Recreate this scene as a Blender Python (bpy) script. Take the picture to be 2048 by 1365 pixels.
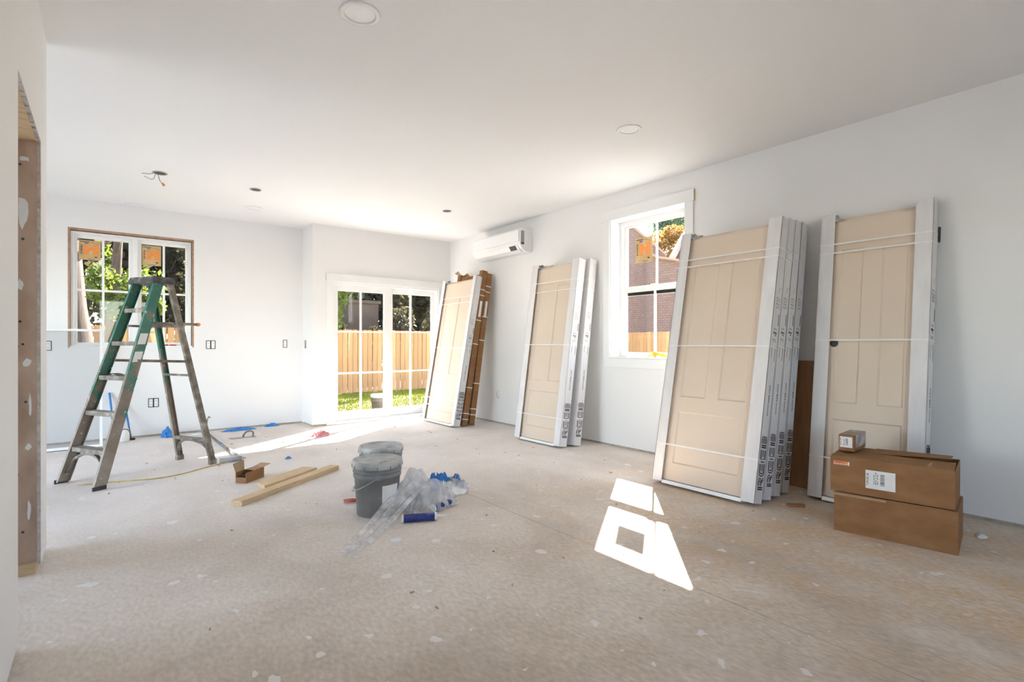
import bpy, bmesh, math, random
from mathutils import Vector, Matrix, noise
random.seed(7)
S = bpy.context.scene
C = S.collection
for o in list(bpy.data.objects):
    bpy.data.objects.remove(o)

# ------------------------------------------------------------------ camera
F_PX, CX, CY, CAMH = 1040.0, 1024.0, 689.0, 1.11
TH = math.atan(815 / 1040)
sn, cs = math.sin(TH), math.cos(TH)
cam = bpy.data.cameras.new('camera')
camo = bpy.data.objects.new('camera', cam)
C.objects.link(camo)
camo.location = (0, 0, CAMH)
camo.rotation_euler = (math.pi / 2, 0, -TH)
cam.sensor_width = 36
cam.lens = F_PX / 2048 * 36
cam.shift_y = (CY - 682.5) / 2048
cam.clip_start = 0.05
cam.clip_end = 300
S.camera = camo

# ------------------------------------------------------------------ light
SUN = Vector((1.03, 0.751, 1.0)).normalized()
W = bpy.data.worlds.new('sky')
S.world = W
W.use_nodes = True
wn = W.node_tree.nodes
wl = W.node_tree.links
wn.clear()
wout = wn.new('ShaderNodeOutputWorld')
bg = wn.new('ShaderNodeBackground')
sky = wn.new('ShaderNodeTexSky')
sky.sky_type = 'NISHITA'
sky.sun_disc = False
sky.sun_elevation = math.asin(SUN.z)
sky.sun_rotation = math.atan2(SUN.x, SUN.y)
sky.air_density = 1.0
sky.dust_density = 0.5
sky.ozone_density = 1.2
hs = wn.new('ShaderNodeHueSaturation')
hs.inputs['Saturation'].default_value = 0.78
wl.new(sky.outputs[0], hs.inputs['Color'])
wl.new(hs.outputs[0], bg.inputs[0])
bg.inputs[1].default_value = 0.235
wl.new(bg.outputs[0], wout.inputs[0])
sl = bpy.data.lights.new('sun', 'SUN')
sl.energy = 11.0
sl.angle = math.radians(0.55)
sl.color = (0.955, 0.965, 1.0)
so = bpy.data.objects.new('sun', sl)
C.objects.link(so)
so.rotation_euler = SUN.to_track_quat('Z', 'Y').to_euler()
so.location = (12, 10, 14)
S.view_settings.view_transform = 'Standard'
S.view_settings.look = 'None'
S.view_settings.gamma = 1.0
S.view_settings.use_curve_mapping = False
S.view_settings.exposure = 3.38


def fl(u, v, z=0.0):
    """point where the ray through photo pixel (u, v) meets height z"""
    a = (u - CX) / F_PX
    b = -(v - CY) / F_PX
    r = Vector((sn + a * cs, cs - a * sn, b))
    t = (z - CAMH) / b
    return Vector((0, 0, CAMH)) + r * t


def onx(u, v, X):
    a = (u - CX) / F_PX
    r = Vector((sn + a * cs, cs - a * sn, -(v - CY) / F_PX))
    return Vector((0, 0, CAMH)) + r * (X / r.x)


def ony(u, v, Y):
    a = (u - CX) / F_PX
    r = Vector((sn + a * cs, cs - a * sn, -(v - CY) / F_PX))
    return Vector((0, 0, CAMH)) + r * (Y / r.y)


# ------------------------------------------------------------------ materials
MATS = {}


def mat(name, col, rough=0.6, metal=0.0, spec=0.5):
    m = bpy.data.materials.new(name)
    m.use_nodes = True
    b = m.node_tree.nodes['Principled BSDF']
    b.inputs['Base Color'].default_value = (*col, 1)
    b.inputs['Roughness'].default_value = rough
    b.inputs['Metallic'].default_value = metal
    b.inputs['Specular IOR Level'].default_value = spec
    MATS[name] = m
    return m


def nd(m, t, **kw):
    n = m.node_tree.nodes.new(t)
    for k, v in kw.items():
        setattr(n, k, v)
    return n


def noisy(m, cols, scale=5.0, detail=6.0, stretch=(1, 1, 1), stops=None, bump=0.0, bscale=None, coord='Object', rough=None):
    """colour ramp over noise, and a fine bump"""
    nt = m.node_tree
    L = nt.links
    b = nt.nodes['Principled BSDF']
    tc = nd(m, 'ShaderNodeTexCoord')
    mp = nd(m, 'ShaderNodeMapping')
    mp.inputs['Scale'].default_value = stretch
    L.new(tc.outputs[coord], mp.inputs[0])
    nz = nd(m, 'ShaderNodeTexNoise')
    nz.inputs['Scale'].default_value = scale
    nz.inputs['Detail'].default_value = detail
    L.new(mp.outputs[0], nz.inputs['Vector'])
    cr = nd(m, 'ShaderNodeValToRGB')
    els = cr.color_ramp.elements
    n = len(cols)
    stops = stops or [0.3 + 0.4 * i / (n - 1) for i in range(n)]
    while len(els) < n:
        els.new(0.5)
    for i in range(n):
        els[i].position = stops[i]
        els[i].color = (*cols[i], 1)
    L.new(nz.outputs['Fac'], cr.inputs[0])
    L.new(cr.outputs[0], b.inputs['Base Color'])
    if bump:
        n2 = nd(m, 'ShaderNodeTexNoise')
        n2.inputs['Scale'].default_value = bscale or scale * 4
        n2.inputs['Detail'].default_value = 4
        L.new(mp.outputs[0], n2.inputs['Vector'])
        bp = nd(m, 'ShaderNodeBump')
        bp.inputs['Strength'].default_value = bump
        bp.inputs['Distance'].default_value = 0.01
        L.new(n2.outputs['Fac'], bp.inputs['Height'])
        L.new(bp.outputs[0], b.inputs['Normal'])
    return cr


wall = mat('wall_paint', (0.83, 0.82, 0.80), 0.75)
noisy(wall, [(0.835, 0.825, 0.815), (0.865, 0.857, 0.85)], 0.8, 3, bump=0.05, bscale=60)
ceil_m = mat('ceiling_paint', (0.85, 0.84, 0.825), 0.85)
noisy(ceil_m, [(0.87, 0.862, 0.855), (0.89, 0.885, 0.88)], 0.6, 3, bump=0.04, bscale=50)
white = mat('white_trim', (0.87, 0.87, 0.86), 0.4)
noisy(white, [(0.855, 0.855, 0.845), (0.885, 0.885, 0.88)], 3)
vinyl = mat('white_vinyl', (0.88, 0.88, 0.875), 0.3)
noisy(vinyl, [(0.87, 0.87, 0.865), (0.89, 0.89, 0.885)], 4)
acm = mat('white_plastic', (0.86, 0.865, 0.86), 0.35)
noisy(acm, [(0.85, 0.855, 0.85), (0.87, 0.875, 0.87)], 3)
dark = mat('dark_plastic', (0.03, 0.03, 0.032), 0.5)
noisy(dark, [(0.025, 0.025, 0.028), (0.05, 0.048, 0.05)], 40)
blackm = mat('black_ink', (0.02, 0.02, 0.022), 0.7)
noisy(blackm, [(0.015, 0.015, 0.016), (0.035, 0.033, 0.035)], 60)
greyink = mat('grey_ink', (0.3, 0.29, 0.29), 0.8)
noisy(greyink, [(0.25, 0.24, 0.24), (0.42, 0.41, 0.41)], 90)
redink = mat('red_ink', (0.5, 0.06, 0.09), 0.7)
noisy(redink, [(0.45, 0.05, 0.08), (0.55, 0.09, 0.12)], 60)
carton = mat('white_corrugated_card', (0.78, 0.76, 0.765), 0.75)
noisy(carton, [(0.72, 0.70, 0.70), (0.80, 0.785, 0.79)], 6, stretch=(3, 3, 0.6), bump=0.08, bscale=90)
card = mat('brown_cardboard', (0.36, 0.21, 0.115), 0.8)
noisy(card, [(0.25, 0.115, 0.042), (0.32, 0.16, 0.065)], 7, stretch=(1, 1, 2.5), bump=0.06, bscale=70)
cardin = mat('cardboard_inside', (0.43, 0.27, 0.16), 0.85)
noisy(cardin, [(0.38, 0.23, 0.13), (0.46, 0.3, 0.18)], 8)
primer = mat('beige_primer', (0.68, 0.56, 0.41), 0.5)
noisy(primer, [(0.71, 0.585, 0.465), (0.76, 0.635, 0.515)], 1.6, 4, bump=0.03, bscale=80)
strapm = mat('white_strapping', (0.84, 0.82, 0.80), 0.35)
noisy(strapm, [(0.8, 0.78, 0.76), (0.87, 0.85, 0.83)], 20)
paper = mat('label_paper', (0.82, 0.80, 0.79), 0.7)
noisy(paper, [(0.79, 0.77, 0.76), (0.84, 0.82, 0.81)], 15)
orange = mat('orange_print', (0.85, 0.28, 0.05), 0.6)
noisy(orange, [(0.8, 0.24, 0.04), (0.9, 0.36, 0.1)], 60)


def wood(name, a, b, scale=3.0, st=(14, 14, 1), rough=0.65, bump=0.1):
    m = mat(name, a, rough)
    noisy(m, [a, b, a], scale, 8, stretch=st, stops=[0.32, 0.52, 0.7], bump=bump, bscale=scale * 3)
    return m


pine = wood('pine_lumber', (0.56, 0.38, 0.2), (0.68, 0.5, 0.3), 2.5, (2, 18, 18))
oak = wood('oak_plywood', (0.30, 0.155, 0.07), (0.38, 0.21, 0.1), 2.2, (10, 10, 1.2))
stud = wood('raw_stud_wood', (0.40, 0.26, 0.18), (0.56, 0.40, 0.31), 1.6, (3, 3, 1.5))
roughw = wood('rough_opening_wood', (0.33, 0.2, 0.13), (0.45, 0.29, 0.2), 4, (4, 4, 4))
platem = wood('sill_plate', (0.42, 0.36, 0.29), (0.52, 0.47, 0.4), 4, (4, 4, 4))
redblock = wood('red_brown_block', (0.32, 0.13, 0.06), (0.42, 0.2, 0.1), 8, (3, 20, 20))
cedar = wood('cedar_fence', (0.37, 0.18, 0.075), (0.50, 0.275, 0.13), 1.2, (8, 8, 0.7), 0.8)
def per_object_tone(m, lo, hi):
    t = m.node_tree
    b = t.nodes['Principled BSDF']
    src = b.inputs['Base Color'].links[0].from_socket
    oi = t.nodes.new('ShaderNodeObjectInfo')
    mr = t.nodes.new('ShaderNodeMapRange')
    mr.inputs[3].default_value = lo
    mr.inputs[4].default_value = hi
    t.links.new(oi.outputs['Random'], mr.inputs[0])
    vm = t.nodes.new('ShaderNodeVectorMath')
    vm.operation = 'SCALE'
    t.links.new(src, vm.inputs[0])
    t.links.new(mr.outputs[0], vm.inputs['Scale'])
    t.links.new(vm.outputs[0], b.inputs['Base Color'])


per_object_tone(cedar, 0.82, 1.3)
bark = wood('bark', (0.045, 0.028, 0.02), (0.085, 0.055, 0.04), 3, (6, 6, 1), 0.95, 0.5)
gyps = mat('drywall_edge', (0.58, 0.52, 0.49), 0.9)
noisy(gyps, [(0.42, 0.36, 0.33), (0.66, 0.61, 0.58)], 40, bump=0.4, bscale=60)

# concrete slab: trowel clouds, white compound smears and spots, tan sawdust, dark specks
conc = mat('concrete', (0.4, 0.38, 0.35), 0.72)


def build_concrete(m):
    nt = m.node_tree
    L = nt.links
    b = nt.nodes['Principled BSDF']
    tc = nd(m, 'ShaderNodeTexCoord')

    def nz(scale, detail, st=(1, 1, 1), rotz=0.0, rough=0.5, dist=0.0):
        mp = nd(m, 'ShaderNodeMapping')
        mp.inputs['Scale'].default_value = st
        mp.inputs['Rotation'].default_value = (0, 0, rotz)
        L.new(tc.outputs['Object'], mp.inputs[0])
        n = nd(m, 'ShaderNodeTexNoise')
        n.inputs['Scale'].default_value = scale
        n.inputs['Detail'].default_value = detail
        n.inputs['Roughness'].default_value = rough
        n.inputs['Distortion'].default_value = dist
        L.new(mp.outputs[0], n.inputs['Vector'])
        return n.outputs['Fac']

    def ramp(src, stops, cols):
        r = nd(m, 'ShaderNodeValToRGB')
        e = r.color_ramp.elements
        while len(e) < len(stops):
            e.new(0.5)
        for i in range(len(stops)):
            e[i].position = stops[i]
            e[i].color = (*cols[i], 1)
        L.new(src, r.inputs[0])
        return r.outputs[0]

    def mix(fac, a, c, mode='MIX'):
        x = nd(m, 'ShaderNodeMix', data_type='RGBA', blend_type=mode)
        if isinstance(fac, float):
            x.inputs[0].default_value = fac
        else:
            L.new(fac, x.inputs[0])
        for i, s in ((6, a), (7, c)):
            if isinstance(s, tuple):
                x.inputs[i].default_value = (*s, 1)
            else:
                L.new(s, x.inputs[i])
        return x.outputs[2]

    def mul(a, c):
        x = nd(m, 'ShaderNodeMath', operation='MULTIPLY')
        for i, s in enumerate((a, c)):
            if isinstance(s, float):
                x.inputs[i].default_value = s
            else:
                L.new(s, x.inputs[i])
        return x.outputs[0]
    K = (0, 0, 0)
    Wh = (1, 1, 1)
    base = ramp(nz(1.1, 8, rough=0.6, dist=0.4), [0.36, 0.5, 0.64], [(0.54, 0.44, 0.345), (0.67, 0.56, 0.455), (0.77, 0.675, 0.57)])
    fine = ramp(nz(60, 4, (1, 0.5, 1), 0.6), [0.3, 0.7], [(0.82, 0.82, 0.82), (1.12, 1.12, 1.12)])
    col = mix(1.0, base, fine, 'MULTIPLY')
    # dusty white trowel smears
    sm = ramp(nz(2.2, 9, (1, 0.35, 1), 0.5, 0.7, 0.6), [0.52, 0.72], [K, Wh])
    col = mix(mul(sm, 0.45), col, (0.86, 0.79, 0.735))
    # paler mottled tone, growing stronger towards the patio door end
    sep = nd(m, 'ShaderNodeSeparateXYZ')
    L.new(tc.outputs['Object'], sep.inputs[0])
    mr = nd(m, 'ShaderNodeMapRange')
    mr.inputs[1].default_value = 1.4
    mr.inputs[2].default_value = 4.4
    L.new(sep.outputs['Y'], mr.inputs[0])
    far_pale = mul(mr.outputs[0], ramp(nz(1.6, 6, rough=0.6), [0.25, 0.75], [(0.45,) * 3, Wh]))
    col = mix(mul(far_pale, 0.75), col, (0.85, 0.805, 0.785))
    # droplets and scuffs of white compound
    for sc, thr, seed in ((2.6, 0.075, 0.0), (5.5, 0.10, 3.7), (1.5, 0.05, 8.1)):
        mp = nd(m, 'ShaderNodeMapping')
        mp.inputs['Location'].default_value = (seed, seed * 0.7, 0)
        L.new(tc.outputs['Object'], mp.inputs[0])
        dn = nd(m, 'ShaderNodeTexNoise')
        dn.inputs['Scale'].default_value = 14
        dn.inputs['Detail'].default_value = 3
        L.new(mp.outputs[0], dn.inputs['Vector'])
        va = nd(m, 'ShaderNodeVectorMath', operation='MULTIPLY_ADD')
        va.inputs[1].default_value = (0.09, 0.09, 0.0)
        L.new(dn.outputs['Color'], va.inputs[0])
        L.new(mp.outputs[0], va.inputs[2])
        vo = nd(m, 'ShaderNodeTexVoronoi', voronoi_dimensions='2D')
        vo.inputs['Scale'].default_value = sc
        vo.inputs['Randomness'].default_value = 1.0
        L.new(va.outputs[0], vo.inputs['Vector'])
        # random size per cell
        sx = nd(m, 'ShaderNodeSeparateColor')
        L.new(vo.outputs['Color'], sx.inputs[0])
        th = nd(m, 'ShaderNodeMapRange')
        th.inputs[1].default_value = 0.55
        th.inputs[2].default_value = 1.0
        th.inputs[3].default_value = 0.0
        th.inputs[4].default_value = thr
        L.new(sx.outputs[0], th.inputs[0])
        lt = nd(m, 'ShaderNodeMath', operation='LESS_THAN')
        L.new(vo.outputs['Distance'], lt.inputs[0])
        L.new(th.outputs[0], lt.inputs[1])
        col = mix(mul(lt.outputs[0], 0.75), col, (0.86, 0.83, 0.80))
    # tan sawdust, strongest below the doors on the right
    mx = nd(m, 'ShaderNodeMapRange')
    mx.inputs[1].default_value = 1.6
    mx.inputs[2].default_value = 2.9
    L.new(sep.outputs['X'], mx.inputs[0])
    my = nd(m, 'ShaderNodeMapRange')
    my.inputs[1].default_value = 3.4
    my.inputs[2].default_value = 2.2
    L.new(sep.outputs['Y'], my.inputs[0])
    sd = ramp(nz(3.2, 8, (1, 0.6, 1), 0.3, 0.75), [0.45, 0.58], [K, Wh])
    sf = ramp(nz(55, 3, (1, 0.6, 1), 0.9), [0.45, 0.62], [(0.15,) * 3, Wh])
    sdf = mul(mul(mul(sd, sf), mul(mx.outputs[0], my.outputs[0])), 0.95)
    col = mix(sdf, col, (0.66, 0.42, 0.2))
    # dark grit
    sp = ramp(nz(95, 2), [0.77, 0.80], [K, Wh])
    col = mix(mul(sp, 0.6), col, (0.10, 0.085, 0.07))
    L.new(col, b.inputs['Base Color'])
    bp = nd(m, 'ShaderNodeBump')
    bp.inputs['Strength'].default_value = 0.05
    bp.inputs['Distance'].default_value = 0.01
    L.new(nz(40, 5), bp.inputs['Height'])
    L.new(bp.outputs[0], b.inputs['Normal'])


build_concrete(conc)

greypl = mat('grey_bucket_plastic', (0.17, 0.17, 0.175), 0.5)
noisy(greypl, [(0.20, 0.20, 0.205), (0.25, 0.25, 0.252), (0.5, 0.5, 0.49)], 12, 7, stops=[0.35, 0.66, 0.8])
lidm = mat('dusty_lid_plastic', (0.36, 0.36, 0.35), 0.6)
noisy(lidm, [(0.30, 0.30, 0.295), (0.46, 0.455, 0.44), (0.62, 0.61, 0.58)], 9, 7)
metal = mat('galvanised_wire', (0.45, 0.45, 0.45), 0.35, 0.9)
noisy(metal, [(0.38, 0.38, 0.38), (0.55, 0.55, 0.55)], 30)
alum = mat('paint_spattered_aluminium', (0.3, 0.27, 0.23), 0.6, 0.2)
noisy(alum, [(0.13, 0.105, 0.08), (0.24, 0.205, 0.165), (0.5, 0.47, 0.42)], 14, 8, stops=[0.32, 0.54, 0.76])
capm = mat('dark_ladder_cap', (0.1, 0.1, 0.1), 0.6)
noisy(capm, [(0.045, 0.045, 0.05), (0.12, 0.115, 0.11), (0.5, 0.48, 0.43)], 18, 9, stops=[0.42, 0.58, 0.72])
bluep = mat('blue_plastic', (0.02, 0.2, 0.62), 0.4)
noisy(bluep, [(0.015, 0.16, 0.52), (0.05, 0.29, 0.72)], 25)
navy = mat('navy_tube_print', (0.02, 0.035, 0.19), 0.35)
noisy(navy, [(0.012, 0.02, 0.14), (0.035, 0.06, 0.27)], 40)
pinkm = mat('pink_cloth', (0.75, 0.3, 0.33), 0.9)
noisy(pinkm, [(0.65, 0.17, 0.2), (0.82, 0.45, 0.46)], 30)
redm = mat('red_handle', (0.55, 0.09, 0.05), 0.5)
noisy(redm, [(0.42, 0.08, 0.05), (0.62, 0.13, 0.08)], 25)
yellow = mat('yellow_plastic', (0.85, 0.55, 0.02), 0.6)
noisy(yellow, [(0.8, 0.45, 0.01), (0.9, 0.66, 0.06)], 25)
cordm = mat('yellow_cord', (0.66, 0.48, 0.12), 0.6)
noisy(cordm, [(0.55, 0.38, 0.08), (0.74, 0.58, 0.22)], 15)
outb = mat('weathered_bucket_plastic', (0.12, 0.095, 0.08), 0.6)
noisy(outb, [(0.10, 0.08, 0.068), (0.14, 0.115, 0.1)], 8)
greytube = mat('grey_roller', (0.40, 0.40, 0.42), 0.8)
noisy(greytube, [(0.34, 0.34, 0.36), (0.52, 0.52, 0.54)], 20)

green = mat('worn_green_fibreglass', (0.04, 0.18, 0.13), 0.5)


def build_green(m):
    nt = m.node_tree
    L = nt.links
    b = nt.nodes['Principled BSDF']
    tc = nd(m, 'ShaderNodeTexCoord')
    sep = nd(m, 'ShaderNodeSeparateXYZ')
    L.new(tc.outputs['Object'], sep.inputs[0])
    n = nd(m, 'ShaderNodeTexNoise')
    n.inputs['Scale'].default_value = 5
    n.inputs['Detail'].default_value = 9
    n.inputs['Roughness'].default_value = 0.65
    L.new(tc.outputs['Object'], n.inputs['Vector'])
    # mud and plaster worn in, more of it low down where boots kick
    a = nd(m, 'ShaderNodeMath', operation='MULTIPLY_ADD')
    a.inputs[1].default_value = -0.22
    a.inputs[2].default_value = 0.24
    L.new(sep.outputs['Z'], a.inputs[0])
    ad = nd(m, 'ShaderNodeMath', operation='ADD')
    L.new(n.outputs['Fac'], ad.inputs[0])
    L.new(a.outputs[0], ad.inputs[1])
    cr = nd(m, 'ShaderNodeValToRGB')
    e = cr.color_ramp.elements
    while len(e) < 4:
        e.new(0.5)
    for i, (p, c) in enumerate(((0.36, (0.025, 0.15, 0.105)), (0.50, (0.06, 0.19, 0.14)), (0.56, (0.23, 0.175, 0.13)), (0.85, (0.33, 0.28, 0.23)))):
        e[i].position = p
        e[i].color = (*c, 1)
    L.new(ad.outputs[0], cr.inputs[0])
    n2 = nd(m, 'ShaderNodeTexNoise')
    n2.inputs['Scale'].default_value = 38
    n2.inputs['Detail'].default_value = 5
    L.new(tc.outputs['Object'], n2.inputs['Vector'])
    c2 = nd(m, 'ShaderNodeValToRGB')
    c2.color_ramp.elements[0].position = 0.66
    c2.color_ramp.elements[1].position = 0.7
    L.new(n2.outputs['Fac'], c2.inputs[0])
    mx = nd(m, 'ShaderNodeMix', data_type='RGBA')
    L.new(c2.outputs[0], mx.inputs[0])
    L.new(cr.outputs[0], mx.inputs[6])
    mx.inputs[7].default_value = (0.6, 0.57, 0.52, 1)
    L.new(mx.outputs[2], b.inputs['Base Color'])


build_green(green)

# thin clear glass: mostly transparent with a fresnel reflection
glass = bpy.data.materials.new('window_glass')
glass.use_nodes = True
nt = glass.node_tree
nt.nodes.clear()
go = nt.nodes.new('ShaderNodeOutputMaterial')
gm = nt.nodes.new('ShaderNodeMixShader')
gt = nt.nodes.new('ShaderNodeBsdfTransparent')
gt.inputs[0].default_value = (0.70, 0.69, 0.665, 1)
gg = nt.nodes.new('ShaderNodeBsdfGlossy')
gg.inputs['Roughness'].default_value = 0.02
gf = nt.nodes.new('ShaderNodeLayerWeight')
gp = nt.nodes.new('ShaderNodeMath')
gp.operation = 'POWER'
gp.inputs[1].default_value = 5.0
gr = nt.nodes.new('ShaderNodeMapRange')
gr.inputs[3].default_value = 0.025
gr.inputs[4].default_value = 0.6
nt.links.new(gf.outputs['Facing'], gp.inputs[0])
nt.links.new(gp.outputs[0], gr.inputs[0])
nt.links.new(gr.outputs[0], gm.inputs[0])
nt.links.new(gt.outputs[0], gm.inputs[1])
nt.links.new(gg.outputs[0], gm.inputs[2])
nt.links.new(gm.outputs[0], go.inputs[0])


def film(name, col, alpha, noise_scale=18, var=1.0):
    m = bpy.data.materials.new(name)
    m.use_nodes = True
    t = m.node_tree
    t.nodes.clear()
    o = t.nodes.new('ShaderNodeOutputMaterial')
    mx = t.nodes.new('ShaderNodeMixShader')
    tr = t.nodes.new('ShaderNodeBsdfTransparent')
    pb = t.nodes.new('ShaderNodeBsdfPrincipled')
    pb.inputs['Base Color'].default_value = (*col, 1)
    pb.inputs['Roughness'].default_value = 0.22
    if var > 0:
        wn_ = t.nodes.new('ShaderNodeTexNoise')
        wn_.inputs['Scale'].default_value = 16
        wn_.inputs['Detail'].default_value = 6
        wn_.inputs['Distortion'].default_value = 1.8
        wc = t.nodes.new('ShaderNodeTexCoord')
        t.links.new(wc.outputs['Object'], wn_.inputs['Vector'])
        wb_ = t.nodes.new('ShaderNodeBump')
        wb_.inputs['Strength'].default_value = 0.9
        wb_.inputs['Distance'].default_value = 0.03
        t.links.new(wn_.outputs['Fac'], wb_.inputs['Height'])
        t.links.new(wb_.outputs[0], pb.inputs['Normal'])
    n = t.nodes.new('ShaderNodeTexNoise')
    n.inputs['Scale'].default_value = noise_scale
    n.inputs['Detail'].default_value = 5
    tc = t.nodes.new('ShaderNodeTexCoord')
    t.links.new(tc.outputs['Object'], n.inputs['Vector'])
    mr = t.nodes.new('ShaderNodeMapRange')
    mr.inputs[1].default_value = 0.35
    mr.inputs[2].default_value = 0.7
    mr.inputs[3].default_value = max(0.0, alpha - 0.22 * var)
    mr.inputs[4].default_value = min(1.0, alpha + 0.3 * var)
    t.links.new(n.outputs['Fac'], mr.inputs[0])
    t.links.new(mr.outputs[0], mx.inputs[0])
    t.links.new(tr.outputs[0], mx.inputs[1])
    t.links.new(pb.outputs[0], mx.inputs[2])
    t.links.new(mx.outputs[0], o.inputs[0])
    return m


clear_film = film('clear_plastic_film', (0.97, 0.96, 0.965), 0.45, 11, 0.8)
screen_m = film('insect_screen', (0.30, 0.30, 0.30), 0.13, 3, 0.0)
grassm = mat('grass', (0.13, 0.22, 0.02), 0.8)
noisy(grassm, [(0.17, 0.19, 0.01), (0.30, 0.29, 0.018)], 2, 5)
soil = mat('bare_soil', (0.28, 0.23, 0.2), 0.9)
noisy(soil, [(0.20, 0.18, 0.15), (0.31, 0.285, 0.245)], 3, 6)
turf = mat('turf', (0.1, 0.12, 0.02), 0.9)
noisy(turf, [(0.10, 0.11, 0.012), (0.19, 0.19, 0.02)], 3, 6)
patio_m = mat('patio_concrete', (0.42, 0.37, 0.33), 0.8)
noisy(patio_m, [(0.36, 0.31, 0.27), (0.48, 0.43, 0.4)], 6)


def leafmat(name, a, b):
    m = mat(name, a, 0.6)
    noisy(m, [a, b], 1.5, 4)
    p = m.node_tree.nodes['Principled BSDF']
    # leaves let some light through
    t = m.node_tree
    tl = t.nodes.new('ShaderNodeBsdfTranslucent')
    tl.inputs[0].default_value = (*[min(1, x * 1.6) for x in b], 1)
    mx = t.nodes.new('ShaderNodeMixShader')
    mx.inputs[0].default_value = 0.35
    out = t.nodes['Material Output']
    t.links.new(p.outputs[0], mx.inputs[1])
    t.links.new(tl.outputs[0], mx.inputs[2])
    t.links.new(mx.outputs[0], out.inputs[0])
    return m


leaf_g = leafmat('green_leaves', (0.045, 0.075, 0.01), (0.13, 0.16, 0.02))
leaf_d = leafmat('dark_leaves', (0.022, 0.022, 0.009), (0.05, 0.043, 0.017))
leaf_o = leafmat('autumn_leaves', (0.13, 0.075, 0.02), (0.26, 0.15, 0.035))
leaf_p = leafmat('pine_needles', (0.05, 0.09, 0.05), (0.11, 0.16, 0.09))
stucco = mat('brown_stucco', (0.09, 0.062, 0.045), 0.9)
noisy(stucco, [(0.07, 0.048, 0.035), (0.11, 0.078, 0.058)], 5, bump=0.2)
fascia = mat('white_fascia', (0.6, 0.56, 0.54), 0.6)
noisy(fascia, [(0.30, 0.26, 0.245), (0.36, 0.32, 0.3)], 4)
shedm = mat('pale_green_shed', (0.3, 0.36, 0.24), 0.8)
noisy(shedm, [(0.16, 0.2, 0.12), (0.21, 0.25, 0.16)], 4)


def shingle_mat(name, c1, c2, mortar):
    m = mat(name, c1, 0.9)
    L = m.node_tree.links
    b = m.node_tree.nodes['Principled BSDF']
    tc = nd(m, 'ShaderNodeTexCoord')
    sp = nd(m, 'ShaderNodeSeparateXYZ')
    cb = nd(m, 'ShaderNodeCombineXYZ')
    L.new(tc.outputs['Object'], sp.inputs[0])
    L.new(sp.outputs['Y'], cb.inputs[0])
    L.new(sp.outputs['Z'], cb.inputs[1])
    br = nd(m, 'ShaderNodeTexBrick')
    br.inputs['Color1'].default_value = (*c1, 1)
    br.inputs['Color2'].default_value = (*c2, 1)
    br.inputs['Mortar'].default_value = (*mortar, 1)
    br.inputs['Scale'].default_value = 4.0
    br.inputs['Brick Width'].default_value = 0.9
    br.inputs['Mortar Size'].default_value = 0.035
    br.inputs['Mortar Smooth'].default_value = 0.3
    br.inputs['Row Height'].default_value = 0.42
    L.new(cb.outputs[0], br.inputs['Vector'])
    L.new(br.outputs[0], b.inputs['Base Color'])
    return m


shingle = shingle_mat('pink_brown_shingles', (0.29, 0.185, 0.15), (0.23, 0.15, 0.12), (0.12, 0.08, 0.066))

# ------------------------------------------------------------------ mesh helpers


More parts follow.
